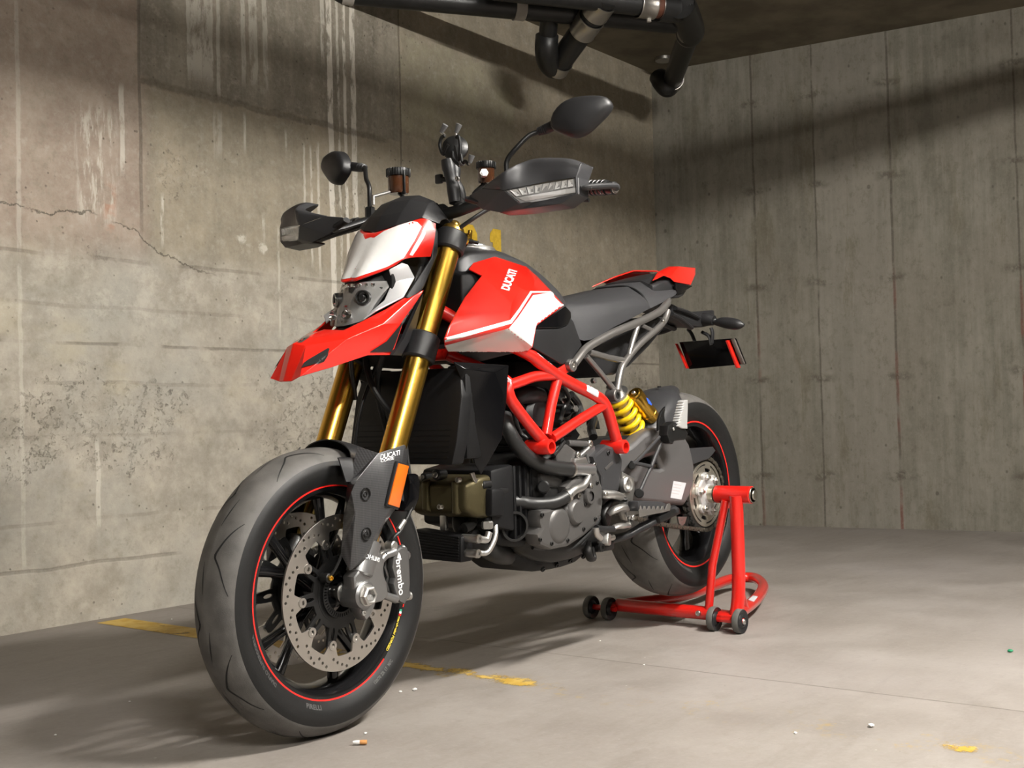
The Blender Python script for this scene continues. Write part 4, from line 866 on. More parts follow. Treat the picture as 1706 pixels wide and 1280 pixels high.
# ================================================================= HANDLEBAR AND CONTROLS
HB=[(-.455,.46,1.148),(-.475,.36,1.163),(-.46,.25,1.168),(-.40,.16,1.150),(-.362,.09,1.128),(-.355,0,1.125)]
pts=[V(p) for p in HB]+[V((x,-y,z)) for x,y,z in HB[-2::-1]]
bar=tube(pts,[.011,.011,.011,.0125,.0143,.0143,.0143,.0125,.011,.011,.011],16,6).build('handlebar',MATBLK,bike)
for s in (1,-1):
    g=[V((x,y*s,z)) for x,y,z in ((-.457,.450,1.1485),(-.470,.39,1.158),(-.474,.33,1.165))]
    gr=tube(g,.0165,18,6); 
    for k in range(9):
        p=g[0].lerp(g[2],.08+.1*k); gr.join(lathe([(.0160,-.003),(.0176,-.002),(.0176,.002),(.0160,.003)],p,g[0]-g[2],18))
    gr.build('grip',HOSE,bar)
    e=V((-.452,.455*s,1.146)); rod(e,e+V((.004,.022*s,-.004)),.0145,20,.003).build('bar_end_weight',MATBLK,bar)
    lathe([(1e-5,.003),(.006,.003),(.008,0),(.011,0),(.012,-.002)],e+V((.004,.023*s,-.004)),V((.15,s,-.15)),16).build('bar_end_screw',STEEL,bar)
    lv=[V((x,y*s,z)) for x,y,z in ((-.425,.20,1.150),(-.40,.25,1.140),(-.395,.32,1.128),(-.405,.40,1.120),(-.415,.43,1.118))]; tube(lv,[.009,.0075,.007,.006,.008],12,5,flat=.6).build('lever',MATBLK,bar)
    bevel_mb(loft([[V((x+dx,y*s,z+dz)) for dx,dz in ((.022,.018),(.026,-.014),(-.016,-.018),(-.018,.018))] for x,y,z in ((-.405,.155,1.150),(-.435,.20,1.160),(-.455,.245,1.166))],1,2),.005,2).build('switch_housing',SATBLK,bar)
    box((-.362,.055*s,1.118),(.045,.030,.055),frame((1,0,.4),(0,1,0)),.006).build('bar_clamp',MATBLK,bar)
tube([(-.42,.20,1.15),(-.36,.16,1.11),(-.33,.10,1.06),(-.34,.06,.98)],.005,10,6).build('clutch_hose',HOSE,bike); tube([(-.42,-.20,1.15),(-.35,-.17,1.11),(-.31,-.10,1.05),(-.30,-.05,.96)],.005,10,6).build('control_cable',HOSE,bike)
# gold-banded damper adjuster beside the fork cap
ad=rod(on(c4,262,72,.075),on(c4,318,85,.085),.016,20,.003).build('adjuster',MATBLK,bike); pp=on(c4,318,85,.085)
dv=(on(c4,318,85,.085)-on(c4,262,72,.075)).normalized(); lathe([(.009,0),(.0165,.0),(.0165,.005),(.009,.006)],pp,dv,24,closed=True).build('adjuster_ring',GOLD,ad)
rod(pp,pp+dv*.02,.006,12,.001).join(rod(pp+dv*.02,pp+dv*.034,.0045,10)).build('adjuster_stud',ENGDARK,ad); rod(pp+dv*.012+V((0,0,.004)),pp+dv*.014+V((0,0,.026)),.0055,12,.001).build('adjuster_bolt',GOLD,ad)

# hand guards
HGp=dict(a=(c2,340,820,.19),b=(c2,440,742,.245),b0=(c2,350,790,.20),c=(c2,600,620,.325),d=(c2,760,545,.350),e=(c2,880,525,.388),f=(c2,1050,530,.440),g=(c2,1142,562,.466),h=(c2,1148,602,.466),
 i=(c2,1108,662,.462),j=(c2,900,694,.400),k=(c2,590,754,.318),l=(c2,705,848,.345),m=(c2,850,828,.380),n=(c2,1112,778,.462),o=(c2,1000,852,.430),p=(c2,720,892,.340),q=(c2,560,915,.290),r=(c2,440,892,.240))
for s in (1,-1):
    v={}
    for k_,(cc,x,y,Y) in HGp.items():
        p=on(cc,x,y,Y); v[k_]=V((p.x,p.y*s,p.z))
    dz=V((-.075,0,.006)); v['d2']=v['d']+V((-.050,0,.004)); v['e2']=v['e']+V((-.065,0,.002)); v['f2']=v['f']+V((-.065,-.004*s,.0)); v['g2']=v['g']+V((-.055,-.004*s,0)); v['c2']=v['c']+V((-.03,0,.004))
    v['p2']=v['p']+V((-.05,0,-.004)); v['o2']=v['o']+V((-.05,0,-.004)); v['n2']=v['n']+V((-.045,0,-.004)); v['i2']=v['i']+V((-.05,0,0)); v['q2']=v['q']+V((-.04,0,-.002))
    mis=MB()
    F=['g h i','a b0 b k r','k l q r','l p q','l m o p','m n o','g g2 i2 h','h i2 i','i i2 n2 n','n n2 o2 o','o o2 p2 p','p p2 q2 q']
    hg=facets(v,F,.009,.004,4,6); up=thicken(grid([[v['b']+V((-.004,0,.0)),v['c2'],v['d2'],v['e2'],v['f2'],v['g2']],[v['b'],v['c'],v['d'],v['e'],v['f'],v['g']],[v['b'].lerp(v['k'],.5),v['c'].lerp(v['k'],.5)+V((.004,0,0)),v['d'].lerp(v['k'].lerp(v['j'],.5),.5)+V((.006,0,0)),v['e'].lerp(v['j'],.5)+V((.006,0,0)),v['f'].lerp(v['j'].lerp(v['i'],.6),.5)+V((.004,0,0)),v['g'].lerp(v['i'],.5)],[v['b'].lerp(v['k'],.9),v['k'],v['k'].lerp(v['j'],.5),v['j'],v['j'].lerp(v['i'],.6),v['i']]],4,4),.004)
    ho=hg.join(up).build('hand_guard',GREYPL,bike,angle=50)
    # indicator: led reflector tray and clear cover set into the guard
    q=[v['k'],v['j'],v['i'],v['n'],v['m'],v['l']]; cn=sum(q,V((0,0,0)))/6
    bk_=MB().add([p+V((-.010,0,0)) for p in q],[[0,1,2,3,4,5]]); bk_=thicken(bk_,.003); io=bk_.build('indicator',mat('indicator_tray',(.55,.55,.56),.4,metal=.4),bike)
    for t in range(9):
        f=t/9; f2=(t+.82)/9
        top=lambda u:(v['k'].lerp(v['j'],u*2) if u<.5 else v['j'].lerp(v['i'],u*2-1)); bot=lambda u:(v['l'].lerp(v['m'],u*2) if u<.5 else v['m'].lerp(v['n'],u*2-1))
        f,f2=.06+.9*f,.06+.9*f2
        A,B,Cc,D=top(f).lerp(bot(f),.08),top(f2).lerp(bot(f2),.08),top(f2).lerp(bot(f2),.52),top(f).lerp(bot(f),.52); ctr=(A+B+Cc+D)/4+V((-.009,0,0))
        cell=MB().add([A+V((-.002,0,0)),B+V((-.002,0,0)),Cc+V((-.003,0,0)),D+V((-.003,0,0)),ctr],[[0,1,4],[1,2,4],[2,3,4],[3,0,4]]); thicken(cell,.0008).build('led_reflector',LEDM,io)
    lower=[top(.06).lerp(bot(.06),.6),top(.97).lerp(bot(.97),.6),top(.97).lerp(bot(.97),.9),top(.14).lerp(bot(.14),.9)]
    thicken(MB().add([p+V((-.004,0,0)) for p in lower],[[0,1,2,3]]),.001).build('light_guide',mat('indicator_guide',(.66,.66,.66),.4,metal=.2),io)
    thicken(MB().add([p+V((.0005,0,0)) for p in q],[[0,1,5],[1,4,5],[1,2,4],[2,3,4]]),.0015).build('indicator_lens',GLASS,io)
    # outrigger to the bar end
    br=tube([v['i']+V((-.02,0,-.02)),v['n']+V((-.03,.012*s,.016)),V((-.425,.485*s,1.143)),V((-.448,.478*s,1.142))],[.008,.010,.009,.010],14,5,flat=.7); br.build('guard_bracket',GREYPL,ho)
    tube([v['a']+V((0,0,.0)),v['b']+V((-.03,0,-.03)),V((-.43,.21*s,1.165))],[.012,.012,.010],12,4,flat=.6).build('guard_bracket',SATBLK,ho)

# mirrors
MCEN=V((-.455,.395,1.335)); MPH=radians(18.6); mn=V((cos(MPH),sin(MPH),0))
mo=[at_plane(*c2(*p),MCEN,mn) for p in ((930,292),(950,215),(1010,145),(1085,105),(1180,88),(1300,88),(1345,110),(1368,155),(1335,215),(1270,280),(1200,345),(1130,378),(1075,380),(1000,352),(950,330))]
mc=sum(mo,V((0,0,0)))/len(mo)
rt=V((-sin(MPH),cos(MPH),0))
def mring(k, off, shift=(0,0)): return [mc+(p-mc)*k+mn*off+rt*shift[0]+V((0,0,shift[1])) for p in mo]
shell=loft([mring(.90,-.012),mring(.98,-.012),mring(1.0,-.006),mring(.985,.004),mring(.93,.013,(-.002,.001)),mring(.70,.020,(-.004,.0)),mring(.25,.024,(-.008,.0))],2,2)
stem=[V((-.405,.222,1.165)),at_plane(*c2(613,600),(-.40,.22,1.2),(1,0,0)),at_plane(*c2(625,530),(-.402,.2,1.2),(1,0,0)),at_plane(*c2(680,460),(-.41,.2,1.2),(1,0,0)),at_plane(*c2(770,370),(-.43,.2,1.2),(1,0,0)),at_plane(*c2(845,338),(-.445,.2,1.2),(1,0,0)),at_plane(*c2(900,318),(-.45,.2,1.2),(1,0,0)),at_plane(*c2(1000,270),(-.45,.2,1.2),(1,0,0))]
for s in (1,-1):
    mo_=flip(shell,s).build('mirror',SATBLK,bike,angle=50)
    gl=plate([[( (p-mc).dot(rt)*.9,(p.z-mc.z)*.9) for p in mo]],.002,fn=lambda u,v,w_: mc+rt*u+V((0,0,v))+mn*(-.013+w_)); flip(gl,s).build('mirror_glass',CHROME,mo_)
    flip(tube(stem,.0058,14,5),s).build('mirror_stem',MATBLK,mo_)
    jt=MB()
    for k in range(5):
        p=stem[5].lerp(stem[6],k*.25); jt.join(lathe([(.0065,-.003),(.0095+.0006*k,-.002),(.0095+.0006*k,.002),(.0065,.003)],p,stem[6]-stem[5],16))
    flip(jt.join(rod(stem[5],stem[6],.0075,14)).join(rod(stem[6],stem[7],.012,16,.003)),s).build('mirror_joint',SATBLK,mo_)
    flip(rod(V((-.405,.222,1.155)),V((-.405,.222,1.185)),.013,6,.002),s).build('stem_nut',MATBLK,mo_)
# fluid reservoirs
def reservoir(c, r, h, s):
    o=lathe([(1e-5,0),(r*.9,0),(r,.004),(r,h)],c,V((0,0,1)),32).build('fluid_reservoir',BROWNGL,bike)
    cap=ring=plate([ring_loop(lambda t:r*1.10+.0008*(1 if sin(26*t)>0 else -1),208)],h*.42,.001,fn=lambda u,v,w_:V((c[0]+u,c[1]+v,c[2]+h*1.18+w_))); cap.build('reservoir_cap',MATBLK,o)
    tube([V(c)+V((0,0,.004)),V(c)+V((.01,-.03*s,-.025)),V((-.42,s*.18,1.165))],.005,10,5).build('reservoir_hose',HOSE,o); return o
Rr=on(c1,955,715,-.17); ro=reservoir((Rr.x,Rr.y,Rr.z-.024),.0265,.045,-1)
box(on(c1,990,700,-.145)+V((0,0,0)),(.004,.012,.06),None,.001).build('reservoir_bracket',MATBLK,ro); tube([on(c1,775,860,-.15),on(c1,775,800,-.15),on(c1,890,768,-.16)],.004,10).build('reservoir_stay',ALU,ro)
Lr=on(c2,470,640,.185); lo_=reservoir((Lr.x,Lr.y,Lr.z-.022),.019,.035,1)
lathe([(1e-5,.004),(.006,.004),(.0065,.001),(.0095,.001),(.0105,-.003)],on(c2,455,630,.205),V((.75,.65,0)),6).build('reservoir_bolt',ALU,lo_); box(on(c2,450,655,.2),(.010,.004,.020),frame((.7,-.7,0)),.001).build('reservoir_bracket',ALU,lo_)

# phone holder on a double-ball arm
PX=-.37
def ph(x,y,X=PX): return at(*c2(x,y),X=X)
pm=thing_part=MB().join(rod(ph(285,880),ph(285,845),.014,18,.003)); pmo=pm.join(lathe([(1e-5,-.016),(.011,-.012),(.016,0),(.011,.012),(1e-5,.016)],ph(278,850),V((0,0,1)),20)).build('phone_holder',MATBLK,bike)
for dx in (-.010,.010):
    tube([ph(270,850)+V((dx,0,0)),ph(255,760)+V((dx*.8,0,0)),ph(235,690)+V((dx*.55,0,0)),ph(222,610)+V((dx*.9,0,0)),ph(212,545)+V((dx,0,0))],[.0145,.016,.0135,.016,.0145],16,5).build('holder_arm',SATBLK,pmo)
wn=ph(140,675); rod(ph(205,680),ph(150,678),.006,12).join(box(ph(135,676),(.010,.020,.022),None,.003)).build('wing_knob',SATBLK,pmo)
bolt(ph(290,680)+V((.012,0,0)),V((1,.3,0)),.006,.004).build('arm_bolt',STEEL,pmo)
gp=lathe([(1e-5,.018),(.020,.016),(.030,.008),(.031,0),(.026,-.004),(1e-5,-.004)],ph(250,460,-.375),V((.75,.55,.25)),32).build('holder_plate',MATBLK,pmo)
for pts,tip in ((((200,430),(165,500),(140,440),(150,385),(175,365)),((150,345),(180,290))),(((250,440),(275,540),(285,450),(275,375),(255,380)),((256,345),(278,285))),(((290,500),(300,560),(320,550),(345,570)),((352,560),(368,505))),(((230,480),(240,540),(280,580)),((285,575),(300,560)))):
    tube([ph(x,y,-.352) for x,y in pts],.0042,10,5).build('holder_claw',MATBLK,pmo)
    a,b=ph(*tip[0],-.352),ph(*tip[1],-.352); rod(ph(*pts[-1],-.352),a,.003,10).build('claw_pin',ALU,pmo); d=(b-a); tube([a,a+d*.3,a+d*.7,b],[.0048,.0055,.0068,.0072],14,3).build('claw_tip',mat('grey_rubber_tip',(.10,.10,.10),.5),pmo)

# ================================================================= TANK, SEAT, TAIL
TP=dict(a=(178,852,.172),b=(178,792,.197),b2=(212,690,.192),c=(320,490,.168),d=(440,335,.142),d2=(348,288,.118),e=(378,245,.108),f=(530,200,.098),g=(752,272,.104),h=(830,340,.115),i=(930,445,.142),j=(1027,550,.152),
 k=(830,695,.187),l=(802,850,.182),l2=(762,885,.160),m=(200,882,.150),n=(628,712,.214),o=(790,458,.188),s=(655,535,.192),s2=(420,612,.190),t=(700,420,.168))
tf=['a b n l l2 m','b b2 s2 n','b2 c s2','s2 s n','c d s s2','d f t s','f g t','t g h o','s t o n','h i o','d d2 e f','n o k l','o i j k']
TV={k:on(c4,*p) for k,p in TP.items()}
tank_in=MB()
for s in (1,-1):
    v={k:V((p.x,p.y*s,p.z)) for k,p in TV.items()}
    tm=facets(v,tf,.007,.005,4,6); to=tm.build('tank_panel',RED,bike,angle=45)
    if s==1: tbv=tm.bvh(); tpan=to
    else: tpanR=to
wl=[c4(*p) for p in ((176,834),(400,775),(630,712),(690,640),(800,478),(935,455),(1030,548),(835,694),(804,850),(764,892),(190,892),(170,860))]
st=[c4(*p) for p in ((176,782),(640,655),(700,575),(783,450),(936,450),(940,458),(793,462),(712,590),(648,680),(176,812))]
def mirror_build(m, name, mt):
    m.build(name,mt,tpan,recalc=False); m.mirror().build(name,mt,tpanR,recalc=False)
mirror_build(decal(wl,.195,tbv,.010),'white_field',WHITE); mirror_build(decal(st,.195,tbv,.008),'white_stripe',WHITE)
t=text('DUCATI',1,0,.12,.9,.04); xs=[p.x for p in t.v]; ys=[p.y for p in t.v]; ax0,ax1,ay0,ay1=min(xs),max(xs),min(ys),max(ys); t=triangulate(t,.2)
def dmap(p):
    u=(p.x-ax0)/(ax1-ax0); v=(p.y-ay0)/(ay1-ay0); base=V((598,450)); top=V((662,298)); q=base.lerp(top,u)+V((-30,-12))*(v-.0)+V((6,0)); return on(c4,q.x,q.y,.16)
def dmap(p):
    u=(p.x-ax0)/(ax1-ax0); v=(p.y-ay0)/(ay1-ay0); bl,br,tl,tr_=V((632,448)),V((690,305)),V((570,436)),V((628,292)); q=bl.lerp(br,u).lerp(tl.lerp(tr_,u),v); return on(c4,q.x,q.y,.16)
t.mapv(dmap); o=MB(); ok=set()
for i,p in enumerate(t.v):
    h=tbv.ray_cast(EYE,(p-EYE).normalized()); 
    if h[0] is None: o.v.append(p)
    else: ok.add(i); o.v.append(h[0]+(h[1] if h[1].dot(p-EYE)<0 else -h[1])*.0009)
o.f=[f for f in t.f if all(i in ok for i in f)]; o.mi=[0]*len(o.f); o.build('lettering',WHITEFILM,tpan,recalc=False)
# dark centre of the tank
def ring(x, pts): return [V((x,y,z)) for y,z in pts]+[V((x,-y,z)) for y,z in pts[::-1]]
tc=loft([ring(-.375,[(.03,1.030),(.085,1.015),(.105,.93),(.08,.80)]),ring(-.41,[(.035,1.052),(.092,1.036),(.118,.95),(.10,.78)]),ring(-.50,[(.04,1.066),(.095,1.046),(.13,.95),(.14,.80)]),ring(-.60,[(.04,1.064),(.092,1.040),(.13,.94),(.14,.81)]),ring(-.68,[(.04,1.040),(.092,1.018),(.125,.93),(.13,.84)]),ring(-.76,[(.04,.996),(.10,.972),(.125,.91),(.12,.86)]),ring(-.80,[(.04,.965),(.09,.95),(.11,.90),(.10,.86)])],1,3)
tko=bevel_mb(tc,.006,2,20).build('tank_cover',GREYPL,bike)
lathe([(1e-5,.010),(.030,.010),(.034,.007),(.036,0),(.055,0),(.058,-.004),(.058,-.015)],V((-.535,0,1.070)),V((-.03,0,1)),40).build('fuel_cap',ALU,tko)
bevel_mb(loft([ring(-.36,[(.05,1.0),(.11,.98),(.11,.86),(.05,.84)]),ring(-.40,[(.06,1.01),(.125,.985),(.13,.84),(.06,.80)]),ring(-.46,[(.06,1.0),(.13,.97),(.15,.82),(.06,.79)])],1,1),.005,2).build('air_duct',DARKBLK,bike)
# side covers
for s in (1,-1):
    v={k:V((p.x,p.y*s,p.z)) for k,p in dict(a=on(c4,822,700,.176),b=on(c4,1022,560,.148),c=on(c4,1060,600,.146),d=on(c4,1062,645,.150),e=on(c4,1040,692,.156),f=on(c4,985,714,.168),g=on(c4,830,716,.176)).items()}
    facets(v,['a b c d e f g'],.003,.006).build('side_cover_insert',GLOSSBLK,bike)
    v={k:V((p.x,p.y*s,p.z)) for k,p in dict(a=on(c4,808,722,.178),b=on(c4,985,717,.170),c=on(c4,1042,694,.158),d=on(c4,1066,640,.152),e=on(c4,1090,660,.150),f=on(c4,1152,835,.148),g=on(c4,1085,930,.156),h=on(c4,1012,972,.164),i=on(c4,800,848,.176)).items()}
    facets(v,['a b c d e f g h i'],.005,.006).build('side_cover',SATBLK,bike)
# seat
def sring(x, zt, y1, z1, y2, zb): return [V((x,0,zt)),V((x,y1*.55,zt-.002)),V((x,y1*.9,z1+.004)),V((x,y1,z1-.006)),V((x,(y1+y2)/2+.004,(z1+zb)/2)),V((x,y2,zb)),V((x,y2*.5,zb-.004)),V((x,0,zb-.004)),V((x,-y2*.5,zb-.004)),V((x,-y2,zb)),V((x,-(y1+y2)/2-.004,(z1+zb)/2)),V((x,-y1,z1-.006)),V((x,-y1*.9,z1+.004)),V((x,-y1*.55,zt-.002))]
seat=loft([sring(-.735,.968,.075,.958,.085,.93),sring(-.765,.962,.100,.940,.125,.885),sring(-.80,.960,.112,.938,.136,.845),sring(-.87,.964,.124,.944,.140,.855),sring(-.95,.977,.132,.953,.141,.884),sring(-1.05,.997,.130,.968,.140,.915),sring(-1.145,1.016,.116,.985,.132,.944),sring(-1.165,1.012,.110,.978,.128,.948)],1,4).build('rider_seat',SEATM,bike,angle=50)
ps=loft([sring(-1.160,1.020,.108,.990,.130,.948),sring(-1.185,1.030,.106,.998,.130,.955),sring(-1.26,1.040,.105,1.010,.128,.978),sring(-1.33,1.050,.102,1.022,.118,1.000),sring(-1.375,1.050,.088,1.030,.096,1.015)],1,4).build('passenger_seat',SEATM,bike,angle=50)
seam=[V((-1.158,0,1.018)),V((-1.158,.06,1.014)),V((-1.156,.104,.990)),V((-1.16,.122,.962))]
tube([V((p.x,-p.y,p.z)) for p in seam[:0:-1]]+seam,.0035,8,5).build('seat_seam',DARKBLK,seat)
# tail
tb=bevel_mb(loft([ring(-1.23,[(.06,1.04),(.10,1.02),(.10,.985)]),ring(-1.34,[(.05,1.066),(.10,1.05),(.108,.99)]),ring(-1.43,[(.04,1.082),(.088,1.075),(.088,1.005)]),ring(-1.52,[(.03,1.09),(.07,1.085),(.06,1.05)])],1,2),.005,2).build('tail_body',SATBLK,bike)
for s in (1,-1):
    v={k:V((p.x,p.y*s,p.z)) for k,p in dict(a=on(c5,930,182,.112),b=on(c5,985,103,.098),c=on(c5,1104,112,.082),d=on(c5,1104,160,.084),e=on(c5,1072,234,.094),f=on(c5,958,212,.116)).items()}
    v['b0']=V((-1.28,.108*s,1.055)); v['b1']=V((-1.22,.105*s,1.035)); v['b2']=V((v['b'].x,.06*s,v['b'].z+.004)); v['c2']=V((v['c'].x,.05*s,v['c'].z+.004)); v['b3']=V((-1.30,.075*s,1.068))
    facets(v,['a b c d e f','b b2 c2 c','a b0 b3 b2 b','b0 b1 b3'],.006,.004,3,8).build('tail_panel',RED,bike)
    v={k:V((p.x,p.y*s,p.z)) for k,p in dict(a=on(c5,950,215,.113),b=on(c5,1070,238,.092),c=on(c5,1000,280,.096),d=on(c5,955,302,.10),e=on(c5,945,255,.108)).items()}
    facets(v,['a b c d e'],.004,.01).build('tail_lower',GLOSSBLK,bike)
lt=bevel_mb(loft([ring(-1.515,[(.06,1.085),(.06,1.062)]),ring(-1.535,[(.05,1.088),(.05,1.07)])],1,1),.003,2).build('tail_light',mat('tail_light_red',(.35,.01,.01),.15,coat=1),bike)
# plate holder, rear indicators, plate
arm=bevel_mb(loft([[V((x,w,z+h)),V((x,w,z-h)),V((x,-w,z-h)),V((x,-w,z+h))] for x,z,w,h in ((-1.33,.985,.05,.012),(-1.45,.968,.042,.016),(-1.56,.948,.032,.022),(-1.66,.950,.030,.026),(-1.74,.962,.028,.022))],1,3),.006,2).build('plate_holder',SATBLK,bike)
for a,b_ in ((on(c5,950,400,.045),on(c5,1120,470,.03)),(on(c5,925,440,.045),on(c5,1070,540,.03))):
    tube([a,a.lerp(b_,.5)+V((0,0,.004)),b_],[.012,.011,.011],10,4,flat=.6).build('holder_strut',SATBLK,arm)
    tube([V((a.x,-a.y,a.z)),V((b_.x,-b_.y,b_.z))],[.012,.011],10,0,flat=.6).build('holder_strut',SATBLK,arm)
PXP=-1.725
pp_=lambda x,y: at(*c5(x,y),X=PXP)
for pts in (((1050,550),(1075,580),(1100,640)),((1150,570),(1200,600),(1215,660)),((1215,540),(1225,580),(1220,650))):
    tube([pp_(*p) for p in pts],.008,10,4,flat=.7).build('holder_strut',SATBLK,arm)
q=[pp_(*p) for p in ((985,640),(1385,612),(1428,795),(1025,832))]
ctr=sum(q,V((0,0,0)))/4; pw=(q[1]-q[0]).length; 
tilt=V((-.035,0,0))
def pl_(i,k=1.0,dx=0): p=ctr+(q[i]-ctr)*k; return V((PXP+dx+(-.03 if i>1 else .0),p.y,p.z))
plb=bevel_mb(MB().add([pl_(i) for i in range(4)]+[pl_(i,1,-.012) for i in range(4)],[[0,1,2,3],[7,6,5,4],[0,4,5,1],[1,5,6,2],[2,6,7,3],[3,7,4,0]]),.003,2).build('plate_frame',GLOSSBLK,bike)
for (x0,x1),yt,yb in (((973,980),655,832),((1330,1348),632,828)):
    A,B,Cc,D=pp_(x0,yt),pp_(x1,yt-4),pp_(x1+48,yb-6),pp_(x0+46,yb)
    f=lambda p,dx,lo: V((PXP+dx-(.03 if lo else 0),p.y,p.z))
    bevel_mb(MB().add([f(A,.016,0),f(B,.016,0),f(Cc,.016,1),f(D,.016,1),f(A,-.002,0),f(B,-.002,0),f(Cc,-.002,1),f(D,-.002,1)],[[0,1,2,3],[7,6,5,4],[0,4,5,1],[1,5,6,2],[2,6,7,3],[3,7,4,0]]),.002,2).build('plate_edge',RED,plb)
A,B,Cc,D=pp_(1360,618),pp_(1384,614),pp_(1428,793),pp_(1402,798)
bevel_mb(MB().add([V((PXP+.008,A.y,A.z)),V((PXP+.008,B.y,B.z)),V((PXP-.022,Cc.y,Cc.z)),V((PXP-.022,D.y,D.z)),V((PXP-.002,A.y,A.z)),V((PXP-.002,B.y,B.z)),V((PXP-.032,Cc.y,Cc.z)),V((PXP-.032,D.y,D.z))],[[0,1,2,3],[7,6,5,4],[0,4,5,1],[1,5,6,2],[2,6,7,3],[3,7,4,0]]),.002,2).build('plate_edge',mat('smoked_plastic',(.10,.085,.075),.25),plb)
for s in (1,-1):
    IX=-1.66; ia=lambda x,y: at(*c5(x,y),X=IX)
    pts=[ia(1100,478),ia(1180,478),ia(1235,488),ia(1250,500),ia(1290,500),ia(1350,508),ia(1410,516),ia(1448,520)]
    m=tube(pts[:3],[.021,.022,.016],14,3,flat=1.0); pts2=pts[2:]; m.join(tube(pts2,[.010,.010,.016,.0185,.016,.005],16,4)); flip(m,s).build('rear_indicator',SATBLK,bike)

# ================================================================= FRAME AND SUBFRAME
def T6(pts, r, sm_=5, n=14): return tube([on(c6,*p) for p in pts],r,n,sm_)
fr=MB()
main=[V((-.335,.055,.905)),V((-.40,.11,.858)),on(c6,300,150,.155),on(c6,420,235,.165),on(c6,560,340,.17),on(c6,740,440,.17),on(c6,900,520,.17),on(c6,985,585,.17),on(c6,1035,690,.17),on(c6,1075,830,.17),on(c6,1112,950,.17)]
pcs=[(main,.0152,4),([on(c6,545,345,.168),on(c6,380,362,.158),on(c6,250,405,.155),on(c6,150,440,.152)],.0135,4),([V((-.36,.06,.80)),on(c6,100,380,.14),on(c6,140,490,.152),on(c6,180,590,.156),on(c6,330,790,.164),on(c6,500,990,.172)],.0142,4),
     ([on(c6,578,395,.168),on(c6,525,610,.17),on(c6,480,880,.172)],.0130,2),([on(c6,985,620,.168),on(c6,800,730,.17),on(c6,530,910,.172)],.0130,2)]
frame_o=None
for s in (1,-1):
    for i,(p,r,k) in enumerate(pcs):
        m=flip(tube(p,r,16,k),s)
        if frame_o is None: frame_o=m.build('trellis_frame',FRED,bike,angle=60)
        else: m.build('frame_tube',FRED,frame_o,angle=60)
    for x,y in ((530,985),(1190,985)):
        c=on(c6,x,y,.20); flip(lathe([(.0115,0),(.0115,-.07),(.0185,-.07),(.0185,-.003),(.0165,0),(.0115,0)],V((c.x,.20,c.z)),YAX,28),s).build('frame_boss',FRED,frame_o)
        flip(lathe([(1e-5,-.02),(.0114,-.02)],V((c.x,.20,c.z)),YAX,28),s).build('boss_bolt',ENGDARK,frame_o)
    v={k:V((p.x,p.y*s,p.z)) for k,p in dict(a=on(c6,585,290,.16),b=on(c6,662,235,.155),c=on(c6,690,320,.158),d=on(c6,640,345,.165)).items()}; facets(v,['a b c d'],.003,.012).build('frame_gusset',FRED,frame_o)
fbv=tube(main,.0152,16,4).bvh()
for pts in (((392,138),(420,140),(548,245),(552,268),(535,258),(410,165)),((832,412),(848,418),(945,482),(948,500),(940,545),(925,540),(838,488),(842,460))):
    decal([c6(*p) for p in pts],.17,fbv,.006,.0006).build('frame_label',LABEL,frame_o,recalc=False)
tube([V((-.36,-.06,.80)),V((-.36,.06,.80))],.0142,14).build('frame_tube',FRED,frame_o)
# titanium-grey rear subframe
def P5(*p): return on(c5,*p)
sub=None
sp=[([P5(238,798,.160),P5(285,735,.157),P5(345,672,.152),P5(520,575,.152),P5(700,498,.15),P5(840,428,.142),P5(905,362,.132)],.0112,4),([P5(545,985,.160),P5(572,840,.156),P5(610,770,.152),P5(700,660,.148),P5(820,555,.142),P5(880,490,.134),P5(905,420,.13)],.0098,4),
    ([P5(325,740,.156),P5(420,850,.158),P5(540,1000,.162)],.0075,1),([P5(345,712,.153),P5(480,750,.15),P5(605,775,.150)],.0085,1),([P5(695,515,.15),P5(655,640,.15),P5(622,760,.150)],.0082,1),([P5(720,520,.148),P5(800,560,.14)],.0062,0)]
for s in (1,-1):
    for p,r,k in sp:
        m=flip(tube(p,r,14,k),s)
        if sub is None: sub=m.build('rear_subframe',TITAN,bike,angle=60)
        else: m.build('subframe_tube',TITAN,sub,angle=60)
    for x,y,Y,hole in ((238,805,.172,0),(552,1018,.176,1)):
        c=on(c5,x,y,Y); flip(lathe([(.010,0),(.010,-.03),(.0165,-.03),(.0165,-.002),(.015,0),(.010,0)],c,YAX,26),s).build('subframe_eye',TITAN,sub)
        flip(bolt(V((c.x,c.y-.004,c.z)),YAX,.0098,.004),s).build('subframe_bolt',STEEL if not hole else ENGDARK,sub)
    c=on(c5,870,492,.142); flip(bolt(c,YAX,.006,.005),s).build('subframe_bolt',STEEL,sub)
tube([P5(905,362,.132),V((-1.30,.09,.985)),V((-1.30,-.09,.985)),V((P5(905,362,.132).x,-.132,P5(905,362,.132).z))],.010,12,4).build('subframe_tube',TITAN,sub)
X5=lambda x,y,Y=.105: (P5(x,y,Y).x,P5(x,y,Y).z)
plate([[X5(*p) for p in ((330,735),(540,600),(690,540),(860,470),(900,480),(880,540),(780,660),(640,800),(560,842),(540,858),(500,855),(465,872),(400,800))]],.20,.006,fn=lambda u,v,w_:V((u,w_,v))).build('battery_tray',SATBLK,bike)

